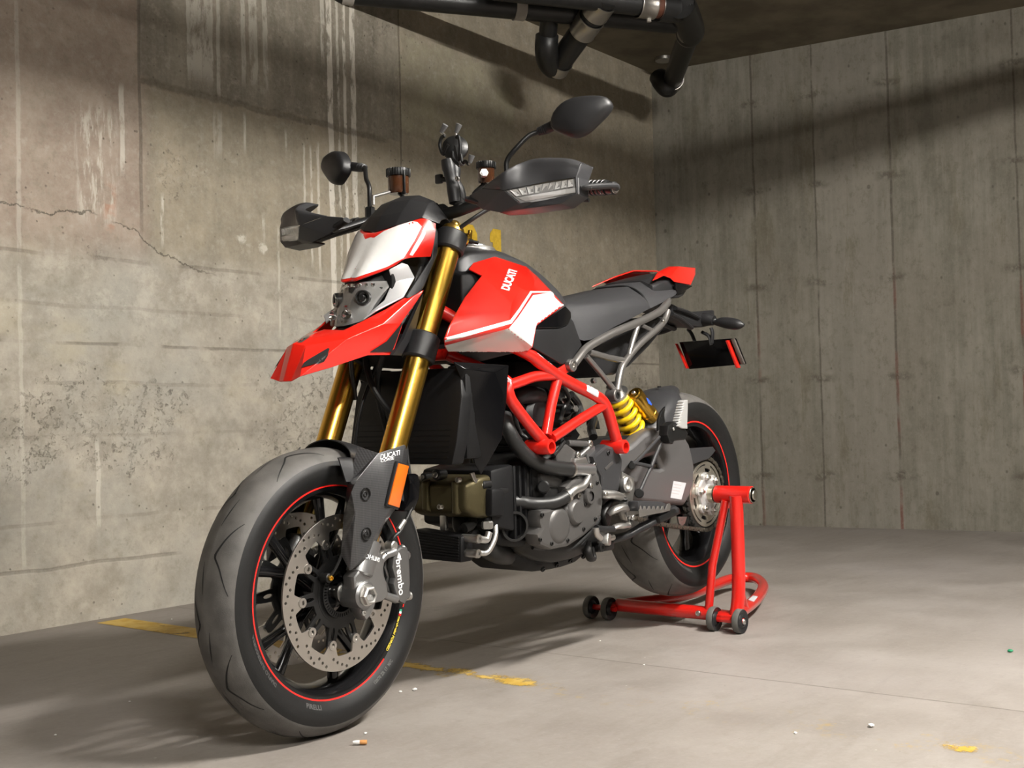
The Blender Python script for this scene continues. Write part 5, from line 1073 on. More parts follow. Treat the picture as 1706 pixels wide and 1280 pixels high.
# ================================================================= SUSPENSION, SWINGARM, REAR GUARD
sA=on(b2,322,205,.03); sB=on(b2,440,455,.03); sd_=(sB-sA).normalized(); bx,by,bz=basis(sd_)
shock=rod(sA-sd_*.05,sB+sd_*.035,.021,24,.003).build('rear_shock',ALU,bike)
N=4.7; pts=[]
for i in range(int(N*28)+1):
    t=i/(N*28); a=2*pi*N*t; pts.append(sA+sd_*((sB-sA).length*(-.06+1.10*t))+(bx*cos(a)+by*sin(a))*.0315)
tube(pts,.0082,12).build('shock_spring',YELLOW,shock,angle=60)
lathe([(.020,-.006),(.040,-.006),(.041,0),(.041,.006),(.030,.014),(.02,.014)],sB+sd_*.012,sd_,32).build('spring_collar',ALU,shock)
lathe([(.020,-.004),(.036,-.004),(.036,.004),(.02,.006)],sA-sd_*.016,sd_,32).build('spring_collar',ALU,shock)
rA=on(b2,438,160,.065); rB=on(b2,572,340,.065); rd=(rB-rA).normalized(); L=(rB-rA).length
res=lathe([(1e-5,.003),(.007,.003),(.008,.0),(.016,.0),(.018,.004),(.0235,.006),(.0242,.010),(.0242,L*.80),(.0225,L*.82),(.0242,L*.84),(.0242,L),(.021,L+.006),(1e-5,L+.006)],rA,rd,36).build('shock_reservoir',GOLD,bike)
lathe([(1e-5,.005),(.0045,.005),(.006,.003),(.006,-.001)],rA,-rd,16).build('reservoir_valve',ALU,res)
decal([b2(*p) for p in ((532,195),(556,205),(578,240),(572,255),(548,240))],.09,lathe([(.0242,0),(.0242,L)],rA,rd,36).bvh(),.004,.0005).build('reservoir_label',BLUEM,res,recalc=False)
tube([rB,rB+rd*.02+V((.02,-.01,-.01)),sB+V((.0,.03,.0))],.006,10,5).build('reservoir_hose',HOSE,res)
# hugger
rows=[]
for i in range(10):
    a=radians(89-i*8.2); row=[]
    for t,dr in ((-1,-.075),(-.97,-.04),(-.82,-.012),(-.45,.004),(0,.009),(.45,.004),(.82,-.012),(.97,-.04),(1,-.075)):
        ww=.098*(.35+.65*sm(i/2.5)) if i<3 else .098; row.append(V((RC.x+(.330+dr*(1 if i>1 else .5))*cos(a),ww*t,RC.z+(.330+dr*(1 if i>1 else .5))*sin(a))))
    rows.append(row)
hug=thicken(grid(rows,3,2),.003).build('rear_hugger',GREYPL,bike,angle=50)
bolt(on(b2,632,128,.02)+V((0,0,.004)),V((0,0,1)),.006,.004).build('hugger_bolt',MATBLK,hug)
X2=lambda x,y,Y=.112:(on(b2,x,y,Y).x,on(b2,x,y,Y).z)
out=[X2(*p) for p in ((300,640),(410,585),(500,500),(570,462),(665,455),(720,480),(790,508),(828,570),(850,650),(863,725),(858,840),(830,930),(797,985),(660,975),(500,958),(428,940),(410,860),(330,800),(280,720))]
hole=[X2(*p) for p in ((428,672),(500,625),(585,598),(608,640),(648,735),(645,755),(610,768),(520,745),(440,715))]
sw=plate([out,hole],.052,.012,fn=lambda u,v,w_:V((u,.098+w_,v)))
swi=bevel_mb(loft([[V((x,.06,z+h)),V((x,.06,z-h)),V((x,-.03+dy,z-h)),V((x,-.03+dy,z+h))] for x,z,h,dy in ((-1.28,.48,.06,.0),(-1.38,.445,.05,.05),(-1.46,.41,.045,.06))],1,2),.01,2)
swi.join(lathe([(.03,-.04),(.062,-.04),(.066,-.03),(.062,.05),(.03,.05)],RC,YAX,36,closed=True)).join(rod(V((-.96,-.12,.50)),V((-.96,.125,.50)),.032,28,.004))
swi.join(loft([[V((x,y+w,z+h)),V((x,y+w,z-h)),V((x,y-w,z-h)),V((x,y-w,z+h))] for x,y,z,w,h in ((-.95,-.08,.50,.03,.05),(-1.06,-.05,.52,.03,.06),(-1.18,.02,.52,.04,.07),(-1.25,.06,.50,.03,.06))],1,2))
swo=sw.build('swingarm',SWING,bike,angle=50); swi.build('swingarm_hub',MATBLK,swo); sbv=plate([out,hole],.052,.012,fn=lambda u,v,w_:V((u,.098+w_,v))).bvh()  # hub and inner arm blackened to paint the dark interior behind the hole
decal([b2(*p) for p in ((740,830),(836,846),(800,972),(716,958))],.124,sbv,.01,.0006).build('swingarm_label',LABEL,swo,recalc=False)
for k in range(4):
    decal([b2(*p) for p in ((742-6*k,852+22*k),(800-6*k,862+22*k),(798-6*k,868+22*k),(740-6*k,858+22*k))],.124,sbv,.01,.0010).build('label_print',mat('label_grey',(.45,.42,.42),.6),swo,recalc=False)
plate([[X2(*p,.085) for p in ((640,470),(700,440),(790,470),(790,560),(700,560))]],.05,.01,fn=lambda u,v,w_:V((u,.06+w_,v))).build('linkage_cover',SWING,swo)
cgd=plate([[X2(*p,.116) for p in ((826,592),(930,582),(1030,575),(1046,598),(1030,622),(1000,655),(930,680),(862,705),(840,640))]],.006,.002,fn=lambda u,v,w_:V((u,.118+w_,v))); cgd.join(plate([[X2(*p,.116) for p in ((826,592),(930,582),(1030,575),(1034,585),(930,594),(830,604))]],.03,.001,fn=lambda u,v,w_:V((u,.105+w_,v)))).build('chain_guard',GREYPL,bike)
# small chain slider bracket
plate([[X2(*p,.10) for p in ((772,1105),(835,1105),(822,1150),(800,1175),(780,1150))],[X2(800+6*cos(q_*.7),1130+6*sin(q_*.7),.10) for q_ in range(9)]],.006,.001,fn=lambda u,v,w_:V((u,.10+w_,v))).build('chain_slider',ALU,swo)
# passenger peg and bracket
hg_=None
for s in (1,-1):
    f=lambda x,y,Y=.172: on(b2,x,y,Y)
    for i,pts in enumerate((((425,712),(540,595),(655,470)),((572,722),(620,600),(668,500)),((480,925),(525,820),(572,722)),((420,690),(500,705),(575,722)),((655,470),(690,400)))):
        m=flip(tube([f(*p) for p in pts],.0052,10,3),s)
        if i==0: hgr=m.build('peg_hanger',GREYPL,bike)
        else: m.build('hanger_rod',GREYPL,hgr)
    flip(rod(f(425,712,.11),f(425,712,.18),.010,14,.002),s).build('hanger_boss',MATBLK,hgr); flip(rod(f(480,925,.11),f(480,925,.18),.013,14,.002),s).build('hanger_boss',MATBLK,hgr)
    X2p=lambda x,y:(f(x,y,.18).x,f(x,y,.18).z)
    flip(plate([[X2p(*p) for p in ((660,420),(700,392),(765,405),(780,440),(800,470),(780,505),(700,512),(690,535),(672,530),(655,480))]],.03,.005,fn=lambda u,v,w_:V((u,.185+w_,v))),s).build('peg_block',MATBLK,hgr)
    flip(plate([[X2(*p,.15) for p in ((622,365),(640,310),(668,276),(660,330),(668,385),(640,420),(620,440))],[X2(640+4*cos(q_*.9),345+10*sin(q_*.9),.15) for q_ in range(7)]],.008,.002,fn=lambda u,v,w_:V((u,.15+w_,v))),s).build('heel_guard',MATBLK,hgr)
    tl=[(776,222),(786,222),(787,260),(783,400),(784,425),(750,425),(722,410)]
    for k in range(9):
        y=400-k*20; x=722+k*5.0; tl+=[(x+9,y-4),(x,y-10),(x+2,y-14)]
    flip(plate([[X2p(*p) for p in tl]],.022,.003,fn=lambda u,v,w_:V((u,.195+w_,v))),s).build('passenger_peg',mat('peg_alu',(.72,.72,.71),.35,metal=.6),hgr)
    flip(bolt(f(738,435,.201),YAX,.005,.003),s).build('peg_pivot',ALU,hgr)

# ================================================================= RADIATOR, ENGINE
RG=dict(a=(985,104,.150),b=(1075,160,.168),c=(1300,186,.186),d=(1408,130,.188),e=(1390,400,.188),f=(1356,690,.184),g=(1196,968,.158),h=(1145,880,.152),i=(1085,520,.156),j=(1035,230,.154),
 k=(1000,200,.11),l=(1040,560,.11),m=(1110,880,.12))
for s in (1,-1):
    v={k_:V((on(c7,*p).x,on(c7,*p).y*s,on(c7,*p).z)) for k_,p in RG.items()}
    facets(v,['b c e f g h i j','b a d c','c d e','j i l k','i h m l','a b j'],.008,.004,4,8).build('radiator_shroud',GLOSSBLK,bike,angle=45)
rad=bevel_mb(loft([[V((x,y,z)) for x,y,z in ((-.285+dx,w,z_),(-.325+dx,w,z_),(-.325+dx,-w,z_),(-.285+dx,-w,z_))] for z_,dx,w in ((.55,.03,.158),(.60,.02,.165),(.70,0,.165),(.765,-.015,.15))],1,1),.004,2).build('radiator',DARKBLK,bike)
for s in (1,-1):
    bevel_mb(loft([[V((x,y,z_)) for x,y in ((-.30,.165*s),(-.36,.16*s),(-.36,.11*s),(-.30,.11*s))] for z_ in (.56,.66,.77)],1,1),.006,2).build('radiator_side_tank',DARKBLK,rad)
for k in range(16):
    z=.565+.012*k; dx=.028-.045*(z-.55)/.2; box((-.283+dx,0,z),(.004,.29,.0035)).build('radiator_fin',DARKBLK,rad)
tube([V((-.30,-.10,.74)),V((-.26,-.13,.77)),V((-.27,-.05,.80)),V((-.30,.06,.79))],.014,12,5).build('coolant_hose',HOSE,bike)
# horizontal cylinder head with bronze cover
def bx4(sec, bev, seg=2): return bevel_mb(loft(sec,1,1),bev,seg)
def yz(x, y0, y1, z0, z1): return [V((x,y1,z1)),V((x,y1,z0)),V((x,y0,z0)),V((x,y0,z1))]
head=bx4([yz(-.345,-.05,.118,.440,.502),yz(-.375,-.065,.130,.425,.515),yz(-.43,-.07,.132,.415,.52)],.012,3); ho=head.build('valve_cover',OLIVE,bike)
bx4([yz(-.352,-.012,.010,.432,.512),yz(-.338,-.01,.008,.44,.505)],.004).build('cover_rib',OLIVE,ho)
tubeb=at(*b1(410,660),X=-.34)
rod(V((-.350,.088,.432)),V((-.350,.088,.508)),.011,16,.003).build('cover_rib',OLIVE,ho)
for x,y in ((250,740),(385,540)): p=at(*b1(x,y),X=-.346); bolt(p,V((1,0,.1)),.007,.010).build('cover_bolt',STEEL,ho)
hd2=bx4([yz(-.42,-.08,.135,.40,.53),yz(-.50,-.09,.14,.38,.54)],.008).build('cylinder_head',DARKBLK,bike)
for k in range(5): bx4([yz(-.505-.022*k,-.09,.135,.36,.535),yz(-.515-.022*k,-.09,.135,.36,.535)],.003).build('cylinder_fin',DARKBLK,hd2)
for (x,y,Y),r in (((545,575,.125),.011),((505,545,.12),.008),((205,500,.03),.013),((110,518,-.02),.010),((670,622,.13),.010)):
    p=on(b1,x,y,Y); rod(p-V((.03,0,0)),p,r,16,.002).build('head_plug',MATBLK,hd2); bolt(p,V((1,.2,0)),r*.55,.004).build('plug_bolt',STEEL,hd2)
plate([[(on(b1,*p,.12).x,on(b1,*p,.12).z) for p in ((455,490),(475,485),(490,530),(540,555),(545,585),(520,590),(490,560),(470,535))]],.006,.001,fn=lambda u,v,w_:V((u,.125+w_,v))).build('hose_bracket',STEEL,hd2)
bx4([[V((on(b1,x0,y,.135).x,yy,on(b1,x0,y,.135).z)) for x0,yy in ((590,.150),(690,.150),(690,.08),(590,.08))] for y in (600,700,810)],.008).build('sensor_box',DARKBLK,hd2)
# upright rear cylinder, belt covers, injection body
bx4([[V((x,y,z)) for x,y in ((-.60,.085),(-.78,.085),(-.78,-.085),(-.60,-.085))] for z in (.56,.70)],.01).build('rear_cylinder',ENGDARK,bike)
for k in range(6): bx4([[V((x,y,z)) for x,y in ((-.585,.10),(-.80,.10),(-.80,-.10),(-.585,-.10))] for z in (.575+.02*k,.581+.02*k)],.002).build('cylinder_fin',DARKBLK,bike)
vh=bx4([[V((x,y,z)) for x,y in ((-.58,.09),(-.80,.09),(-.80,-.09),(-.58,-.09))] for z in (.69,.79)],.012).build('rear_cylinder_head',DARKBLK,bike)
cc=on(c6,380,690,.10); rod(V((cc.x,.04,cc.z)),V((cc.x,.118,cc.z)),.045,32,.012).build('belt_cover',SATBLK,bike)
bx4([[V((on(c6,x,y,.10).x,yy,on(c6,x,y,.10).z)) for x,yy in ((330,.115),(430,.115),(430,.02),(330,.02))] for y in (600,660,740)],.006).build('belt_cover',SATBLK,bike)
tube([on(c6,420,540,.10),on(c6,330,520,.11),on(c6,240,540,.10),on(c6,190,600,.08)],.022,16,5).build('intake_hose',SATBLK,bike)
tube([on(c6,430,540,.08),on(c6,520,580,.07),on(c6,640,640,.05)],.026,16,5).build('intake_hose',DARKBLK,bike)
for pts,r in (((( 620,440,.13),(660,500,.12),(680,560,.11),(640,640,.10),(600,760,.12)),.006),(((700,520,.09),(760,600,.08),(780,700,.09),(700,820,.10)),.010),(((860,680,.06),(900,740,.06),(880,820,.08),(900,900,.10)),.012),(((240,640,.12),(210,740,.12),(250,860,.12),(300,900,.13),(380,960,.14)),.0055),(((640,940,.15),(590,1010,.16),(540,1060,.165)),.005),(((300,700,.12),(340,860,.14),(400,980,.15)),.005)):
    tube([on(c6,*p) for p in pts],r,10,5).build('engine_hose',HOSE,bike)
for x,y,Y,r in ((660,470,.10,.012),(645,580,.10,.009),(750,650,.09,.010),(920,400,.12,.008),(330,515,.08,.010)):
    p=on(c6,x,y,Y); hexa(p-V((0,.012,0)),V((.2,1,.1)),r,.014).build('engine_fitting',STEEL,bike)
bx4([[V((x,y,z)) for x,y in ((-.62,.07),(-.84,.07),(-.84,-.07),(-.62,-.07))] for z in (.78,.86)],.015).build('airbox',DARKBLK,bike)
v={k:on(c6,*p) for k,p in dict(a=(880,690,.07),b=(950,750,.07),c=(965,830,.07),d=(890,800,.07)).items()}; facets(v,['a b c d'],.003,.02).build('wiring_bracket',ENGDARK,bike)
# crankcase
def xs_ring(x, y, z0, z1, c=.03): return [V((x,y-c,z1)),V((x,y,z1-c)),V((x,y,z0+c)),V((x,y-c,z0)),V((x,-y+c,z0)),V((x,-y,z0+c)),V((x,-y,z1-c)),V((x,-y+c,z1))]
cr=bevel_mb(loft([xs_ring(-.525,.10,.36,.52),xs_ring(-.58,.135,.315,.56),xs_ring(-.68,.15,.285,.58),xs_ring(-.82,.15,.295,.58),xs_ring(-.92,.135,.33,.56),xs_ring(-.97,.11,.38,.54)],1,2),.008,2).build('crankcase',ENGDARK,bike)
belly=bevel_mb(loft([xs_ring(-.555,.075,.305,.36,.02),xs_ring(-.62,.09,.270,.34,.02),xs_ring(-.70,.10,.262,.33,.02),xs_ring(-.82,.105,.268,.34,.02),xs_ring(-.90,.10,.300,.36,.02)],1,2),.006,2).build('sump',DARKBLK,bike)
for k in range(4): p=V((-.66-.06*k,.098,.272+.004*k)); bolt(p,V((0,.8,-.5)),.007,.006).build('sump_bolt',MATBLK,belly)
bm_=bx4([[V((on(b1,x,y,.10).x,yy,on(b1,x,y,.10).z)) for x,yy in ((640,.11),(860,.125),(860,.03),(640,.03))] for y in (780,900,1040)],.02,3).build('exhaust_shield',DARKBLK,bike)
lathe([(.030,0),(.036,.002),(.036,.03),(.030,.03)],on(b1,755,880,.11),V((.4,.9,0)),32,closed=True).build('exhaust_joint',ENGDARK,bm_)
lathe([(1e-5,0),(.030,0)],on(b1,755,880,.105),V((.4,.9,0)),32).build('joint_core',DARKBLK,bm_)
tube([V((-.44,.03,.44)),V((-.42,.05,.39)),V((-.47,.08,.34)),V((-.56,.06,.315)),V((-.75,-.02,.30)),V((-.95,-.10,.34))],.024,16,6).build('exhaust_pipe',ENGDARK,bike)
X1=lambda x,y,Y=.165:(on(b1,x,y,Y).x,on(b1,x,y,Y).z)
cov=[X1(*p) for p in ((1345,488),(1395,515),(1425,600),(1430,700),(1418,790),(1380,860),(1300,930),(1180,1010),(1060,1032),(985,1000),(968,950),(1000,900),(985,850),(990,790),(1060,772),(1180,760),(1205,700),(1180,600),(1240,540))]
co=plate([cov],.045,.009,fn=lambda u,v,w_:V((u,.150+w_,v))).build('alternator_cover',ENGGREY,bike)
cx_,cz_=X1(1130,880,.172); lathe([(1e-5,.010),(.030,.010),(.040,.006),(.047,-.002)],V((cx_,.170,cz_)),YAX,40).build('cover_dome',ENGGREY,co)
cx_,cz_=X1(1250,780,.172); lathe([(1e-5,.012),(.026,.012),(.031,.008),(.034,-.002)],V((cx_,.171,cz_)),YAX,40).build('cover_dome',ENGGREY,co)
ci=X1(1358,660,.178); lathe([(.0125,.010),(.0185,.010),(.020,.007),(.021,-.004)],V((ci[0],.173,ci[1])),YAX,36).build('inspection_ring',ENGGREY,co); lathe([(1e-5,.005),(.0125,.005)],V((ci[0],.173,ci[1])),YAX,30).build('inspection_cap',ENGGREY,co)
for a in range(4):
    q=(ci[0]+.024*cos(a*1.57+.6),ci[1]+.024*sin(a*1.57+.6)); bolt(V((q[0],.172,q[1])),YAX,.0045,.004).build('cover_bolt',ENGDARK,co)
for x,y in ((1000,800),(985,985),(1070,1015),(1190,990),(1310,905),(1395,830),(1410,560)): q=X1(x,y,.172); bolt(V((q[0],.171,q[1])),YAX,.0052,.005).build('cover_bolt',ENGDARK,co)
spc=plate([[X1(*p,.17) for p in ((1395,372),(1440,330),(1480,296),(1560,325),(1590,395),(1582,480),(1565,600),(1530,612),(1455,590),(1450,500),(1420,440))]],.035,.008,fn=lambda u,v,w_:V((u,.155+w_,v))).build('sprocket_cover',GREYPL,bike)
q=X1(1495,335,.173); bolt(V((q[0],.172,q[1])),YAX,.006,.004).build('cover_bolt',MATBLK,spc)
sl=[X1(*p,.173) for p in ((1470,450),(1525,400),(1533,412),(1480,465))]; plate([sl],.002,.0005,fn=lambda u,v,w_:V((u,.173+w_,v))).build('cover_lettering',ENGGREY,spc)
# silver cylinder top and clutch slave behind the frame boss
for pts,nm,mt,Y0,Y1 in ((((1110,300),(1190,285),(1250,330),(1240,400),(1120,390)),'gear_sensor',ENGGREY,.12,.155),(((1255,390),(1330,380),(1350,430),(1300,470),(1250,440)),'clutch_slave',ALU,.13,.165),(((1340,330),(1395,300),(1400,360),(1360,400)),'cylinder_base',CASTAL,.12,.16),(((1400,440),(1445,460),(1455,520),(1430,560),(1405,520)),'side_casting',ALU,.13,.165),(((1005,510),(1100,520),(1170,545),(1150,590),(1010,570)),'starter_body',ENGGREY,.12,.15)):
    plate([[X1(*p,Y1) for p in pts]],Y1-Y0,.005,fn=lambda u,v,w_:V((u,(Y0+Y1)/2+w_,v))).build(nm,mt,bike)
rod(on(b1,1195,262,.15),on(b1,1350,270,.15),.008,14,.002).build('gear_sensor',ENGGREY,bike); rod(on(b1,1245,395,.155),on(b1,1350,300,.155),.007,14,.002).build('clutch_slave',CASTAL,bike)
for x,y,Y,r in ((1265,350,.157,.008),(1385,425,.165,.006),(1415,370,.16,.008),(1425,435,.166,.007),(1355,270,.155,.010),(1360,580,.176,.007),(1215,735,.172,.006),(1270,655,.172,.007)): bolt(on(b1,x,y,Y),YAX,r,.006).build('engine_bolt',STEEL,bike)
rod(on(b1,1010,590,.13),on(b1,1010,590,.165),.016,20,.004).build('oil_filler',MATBLK,bike)
# coolant hoses
h1=tube([on(b1,720,60,.11),on(b1,745,150,.13),on(b1,820,285,.142),on(b1,920,385,.152),on(b1,1050,440,.165),on(b1,1215,460,.172)],.0178,18,6).build('coolant_hose',HOSE,bike)
p0,p1=on(b1,1210,460,.172),on(b1,1232,461,.173); lathe([(.0182,0),(.0200,.001),(.0200,.007),(.0182,.008)],p0,p1-p0,24).build('hose_clip',STEEL,h1); rod(on(b1,1225,461,.172),on(b1,1375,462,.176),.0155,20,.001).build('coolant_pipe',CASTAL,h1)
h2=tube([on(b1,700,690,.10),on(b1,800,700,.12),on(b1,870,708,.13),on(b1,960,718,.15),on(b1,1060,712,.165),on(b1,1130,690,.175),on(b1,1200,650,.182)],.0158,16,6).build('coolant_hose',HOSE,bike)
p0,p1=on(b1,1180,662,.18),on(b1,1200,650,.182); lathe([(.0162,0),(.0178,.001),(.0178,.007),(.0162,.008)],p0,p1-p0,24).build('hose_clip',STEEL,h2)
tube([on(b1,1195,652,.182),on(b1,1240,615,.184),on(b1,1300,590,.184),on(b1,1335,545,.182),on(b1,1350,510,.178)],[.0125,.0115,.0105,.0095,.009],14,5).build('coolant_pipe',ALU,h2)
tube([on(b1,1080,1035,.14),on(b1,1230,1060,.14),on(b1,1320,985,.15),on(b1,1400,880,.15),on(b1,1440,800,.15)],.0055,10,5).build('wiring_loom',HOSE,bike); tube([on(b1,930,1045,.13),on(b1,1100,1058,.14),on(b1,1210,1055,.145),on(b1,1330,960,.155),on(b1,1410,860,.155)],.005,10,5).build('wiring_loom',HOSE,bike)
# oil cooler hung low in front
oc=bx4([[at(*b1(x,y),X=-.345+dx) for x,y,dx in ((40,905,0),(395,960,0),(395,1160,0),(60,1128,0))],[at(*b1(x,y),X=-.345)+V((-.045,.0,0)) for x,y in ((40,905),(395,960),(395,1160),(60,1128))]],.006,2).build('oil_cooler',DARKBLK,bike)
for k in range(9):
    a,b_=at(*b1(70,925+21*k),X=-.3445),at(*b1(380,968+20*k),X=-.3445); rod(a,b_,.0022,6).build('cooler_fin',DARKBLK,oc)
for x,y in ((530,980),(525,1090)):
    p=at(*b1(x,y),X=-.365); rod(p+V((0,-.05,0)),p,.0095,16,.002).build('cooler_fitting',ALU,oc); lathe([(.004,.002),(.0095,.002),(.0105,0),(.0105,-.006)],p,YAX,18).build('fitting_bolt',STEEL,oc)
tube([at(*b1(525,1085),X=-.375),at(*b1(590,1080),X=-.40),at(*b1(640,1000),X=-.42),at(*b1(655,930),X=-.43),at(*b1(650,860),X=-.44)],.0065,12,5).build('oil_pipe',ALU,oc)
tube([at(*b1(530,980),X=-.375),at(*b1(585,985),X=-.40),at(*b1(605,930),X=-.41)],.0085,12,5).build('oil_pipe',ALU,oc)
hexa(at(*b1(592,905),X=-.41),V((0,0,1)),.014,.018).build('oil_union',ALU,oc); rod(at(*b1(592,880),X=-.41),at(*b1(598,760),X=-.43),.0085,14).build('oil_hose',HOSE,oc)
tube([at(*b1(420,900),X=-.38),at(*b1(470,870),X=-.40),at(*b1(500,790),X=-.42)],.012,14,5).build('oil_hose',ENGDARK,oc)
v=at(*b1(225,850),X=-.37); box(v+V((-.02,0,.008)),(.01,.018,.06),None,.002).build('cooler_stay',ALU,oc)

# ================================================================= CONTROLS ON THE LEFT, SIDE STAND
f=lambda x,y,Y=.18: on(b3,x,y,Y)
hang=plate([[(f(*p,.165).x,f(*p,.165).z) for p in ((322,40),(350,55),(395,80),(400,150),(385,230),(375,290),(400,330),(390,370),(350,355),(330,300),(345,230),(325,150))]],.022,.005,fn=lambda u,v,w_:V((u,.160+w_,v))).build('foot_peg_bracket',ALU,bike)
c=f(362,118,.175); lathe([(.013,.008),(.018,.010),(.022,.006),(.024,-.006),(.013,-.006)],V((c.x,.172,c.z)),YAX,36,closed=True).build('pivot_ring',ALU,hang); lathe([(1e-5,-.003),(.013,-.003)],V((c.x,.172,c.z)),YAX,30).build('pivot_axle',STEEL,hang)
tube([f(180,185,.17),f(215,188,.175),f(270,190,.18),f(320,205,.18)],[.011,.012,.011,.010],16,4).build('gear_linkage',ALU,hang); bolt(f(205,185,.188),YAX,.007,.006).build('linkage_bolt',STEEL,hang)
tube([f(230,330,.175),f(270,300,.185),f(330,280,.19),f(355,300,.185)],[.010,.017,.015,.010],16,4,flat=.6).build('foot_peg_mount',ALU,hang)
tube([f(350,225,.175),f(270,225,.16),f(210,280,.155),f(185,340,.155),f(200,400,.15)],.011,14,5,flat=.6).build('heel_guard',ENGDARK,hang)
# toothed foot peg
pt=[(400,345),(395,300),(402,288)]
for k in range(6): x=405+32*k; pt+=[(x,272),(x+8,296),(x+18,296),(x+26,272)]
pt+=[(595,258),(612,252),(618,268),(612,298),(560,312),(470,328)]
PY=.20
plate([[(f(*p,PY).x,f(*p,PY).z) for p in pt]],.004,.001,fn=lambda u,v,w_:V((u,PY+.022+w_,v))).build('foot_peg',ALU,hang)
plate([[(f(*p,PY).x,f(*p,PY).z) for p in pt]],.004,.001,fn=lambda u,v,w_:V((u,PY-.018+w_,v))).build('foot_peg',ALU,hang)
bx4([[V((f(x,y,PY).x,PY+.018,f(x,y,PY).z)),V((f(x,y+dy,PY).x,PY+.018,f(x,y+dy,PY).z)),V((f(x,y+dy,PY).x,PY-.016,f(x,y+dy,PY).z)),V((f(x,y,PY).x,PY-.016,f(x,y,PY).z))] for x,y,dy in ((400,232,75),(500,234,72),(580,238,60),(605,252,40))],.006).build('peg_rubber',GREYPL,hang)
tube([f(385,352,.185),f(383,385,.19),f(370,408,.195)],[.008,.007,.008],12,3).build('gear_lever',ALU,hang)
tube([f(370,410,.195),f(330,412,.20),f(290,415,.20),f(260,430,.20)],[.009,.013,.012,.009],14,4,flat=.6).build('gear_lever',ALU,hang); tube([f(270,432,.20),f(200,436,.20),f(140,430,.20)],[.008,.0085,.009],14,3).build('gear_lever',SATBLK,hang); 
tube([f(140,425,.20),f(146,470,.20),f(170,500,.195)],[.009,.008,.008],12,3).build('gear_lever',ALU,hang); box(f(200,505,.185),(.03,.03,.03),frame((1,.3,.3)),.004).build('gear_lever_joint',ALU,hang); rod(f(210,505,.19),f(265,492,.19),.008,14,.002).build('gear_rod',STEEL,hang); bolt(f(398,352,.20),YAX,.007,.006).build('gear_bolt',ALU,hang)
std=tube([f(60,600,.14),f(140,570,.15),f(250,510,.165),f(360,480,.175),f(450,430,.185),f(540,385,.195),f(620,340,.20),f(695,300,.205)],[.010,.012,.013,.0125,.013,.014,.017,.017],16,4,flat=.85).build('side_stand',SATBLK,bike)
bx4([[V((f(x+dx,y+dy,.2).x,.2+dyy,f(x+dx,y+dy,.2).z)) for dx,dy,dyy in ((0,-26,.02),(12,26,.02),(12,26,-.02),(0,-26,-.02))] for x,y in ((545,370),(620,330),(692,300))],.006).build('stand_foot',MATBLK,std)
bx4([[V((f(x,y+d1,.16).x,.16+d2,f(x,y+d1,.16).z)) for d1,d2 in ((-30,.02),(40,.02),(40,-.03),(-30,-.03))] for x,y in ((110,560),(170,550),(230,540))],.006).build('stand_bracket',MATBLK,std)
tube([f(90,520,.17),f(84,590,.175),f(100,645,.175),f(125,640,.17),f(110,560,.165)],[.006,.010,.010,.008,.006],12,4,flat=.7).build('stand_tang',ENGDARK,std); lathe([(.005,.003),(.011,.003),(.012,-.003)],f(180,565,.187),YAX,18).build('stand_pivot',MATBLK,std)

# ================================================================= PADDOCK STAND
stand=thing('paddock_stand','red single-sided paddock stand on four black rollers holding up the rear wheel','stand',(-1.5,.05,0))
SRED=mat('red_stand_enamel',(.60,.013,.008),.28,coat=.8)
loop=[V((-1.465,-.195,.045)),V((-1.54,-.165,.046)),V((-1.62,-.125,.047)),V((-1.76,-.11,.047)),V((-1.93,-.122,.047)),V((-2.10,-.145,.047)),V((-2.18,-.135,.047)),V((-2.205,-.100,.047)),V((-2.16,-.05,.047)),V((-2.02,.035,.047)),V((-1.81,.118,.047)),V((-1.65,.165,.046)),V((-1.50,.20,.045))]
base=tube([V((-1.465,-.20,.045)),V((-1.465,.150,.045))],.0205,20).build('base_tube',SRED,stand)
tube(loop,.0185,18,5).build('handle_loop',SRED,stand,angle=60)
lp=tube(loop,.0185,18,5).bvh()
post=tube([V((-1.472,.222,.400)),V((-1.474,.222,.20)),V((-1.466,.222,.10)),V((-1.452,.220,.045))],.0200,20,4).build('post',SRED,stand,angle=60)
tube([V((-1.475,.185,.385)),V((-1.465,.14,.19)),V((-1.462,.125,.055))],.0125,16).build('post_strut',SRED,stand,angle=60)
tube([V((-1.478,.222,.20)),V((-1.52,.205,.11)),V((-1.575,.19,.05))],.0105,14,2).build('post_strut',SRED,stand,angle=60)
pin=lathe([(.0235,.145),(.0265,.147),(.0265,.262),(.0235,.264),(.0235,.145)],RC,YAX,40).build('pin_sleeve',SRED,stand)
rod(V((RC.x,.132,RC.z)),V((RC.x,.150,RC.z)),.0125,24,.001).join(rod(V((RC.x,.148,RC.z)),V((RC.x,.268,RC.z)),.0225,32,.002)).join(lathe([(1e-5,.006),(.013,.006),(.015,.004),(.015,0),(.0225,0)],V((RC.x,.268,RC.z)),YAX,32)).build('axle_pin',mat('zinc_pin',(.58,.55,.48),.3,metal=1),pin)
pst=tube([V((-1.472,.222,.400)),V((-1.474,.222,.20)),V((-1.466,.222,.10)),V((-1.452,.220,.045))],.0200,20,4).bvh()
decal([b3(*p) for p in ((1062,716),(1106,716),(1094,902),(1053,896))],.225,pst,.006,.0006).build('maker_label',GLOSSBLK,post,recalc=False)
for k,(y0,y1) in enumerate(((745,790),(800,815),(825,870))):
    decal([b3(*p) for p in ((1074,y0),(1090,y0),(1088-k,y1),(1072-k,y1))],.225,pst,.004,.0011).build('label_print',mat('label_silver',(.40,.40,.40),.5),post,recalc=False)
decal([b3(*p) for p in ((1222,938),(1258,908),(1292,915),(1262,952))],.14,lp,.006,.0006).build('warning_label',LABEL,stand,recalc=False)
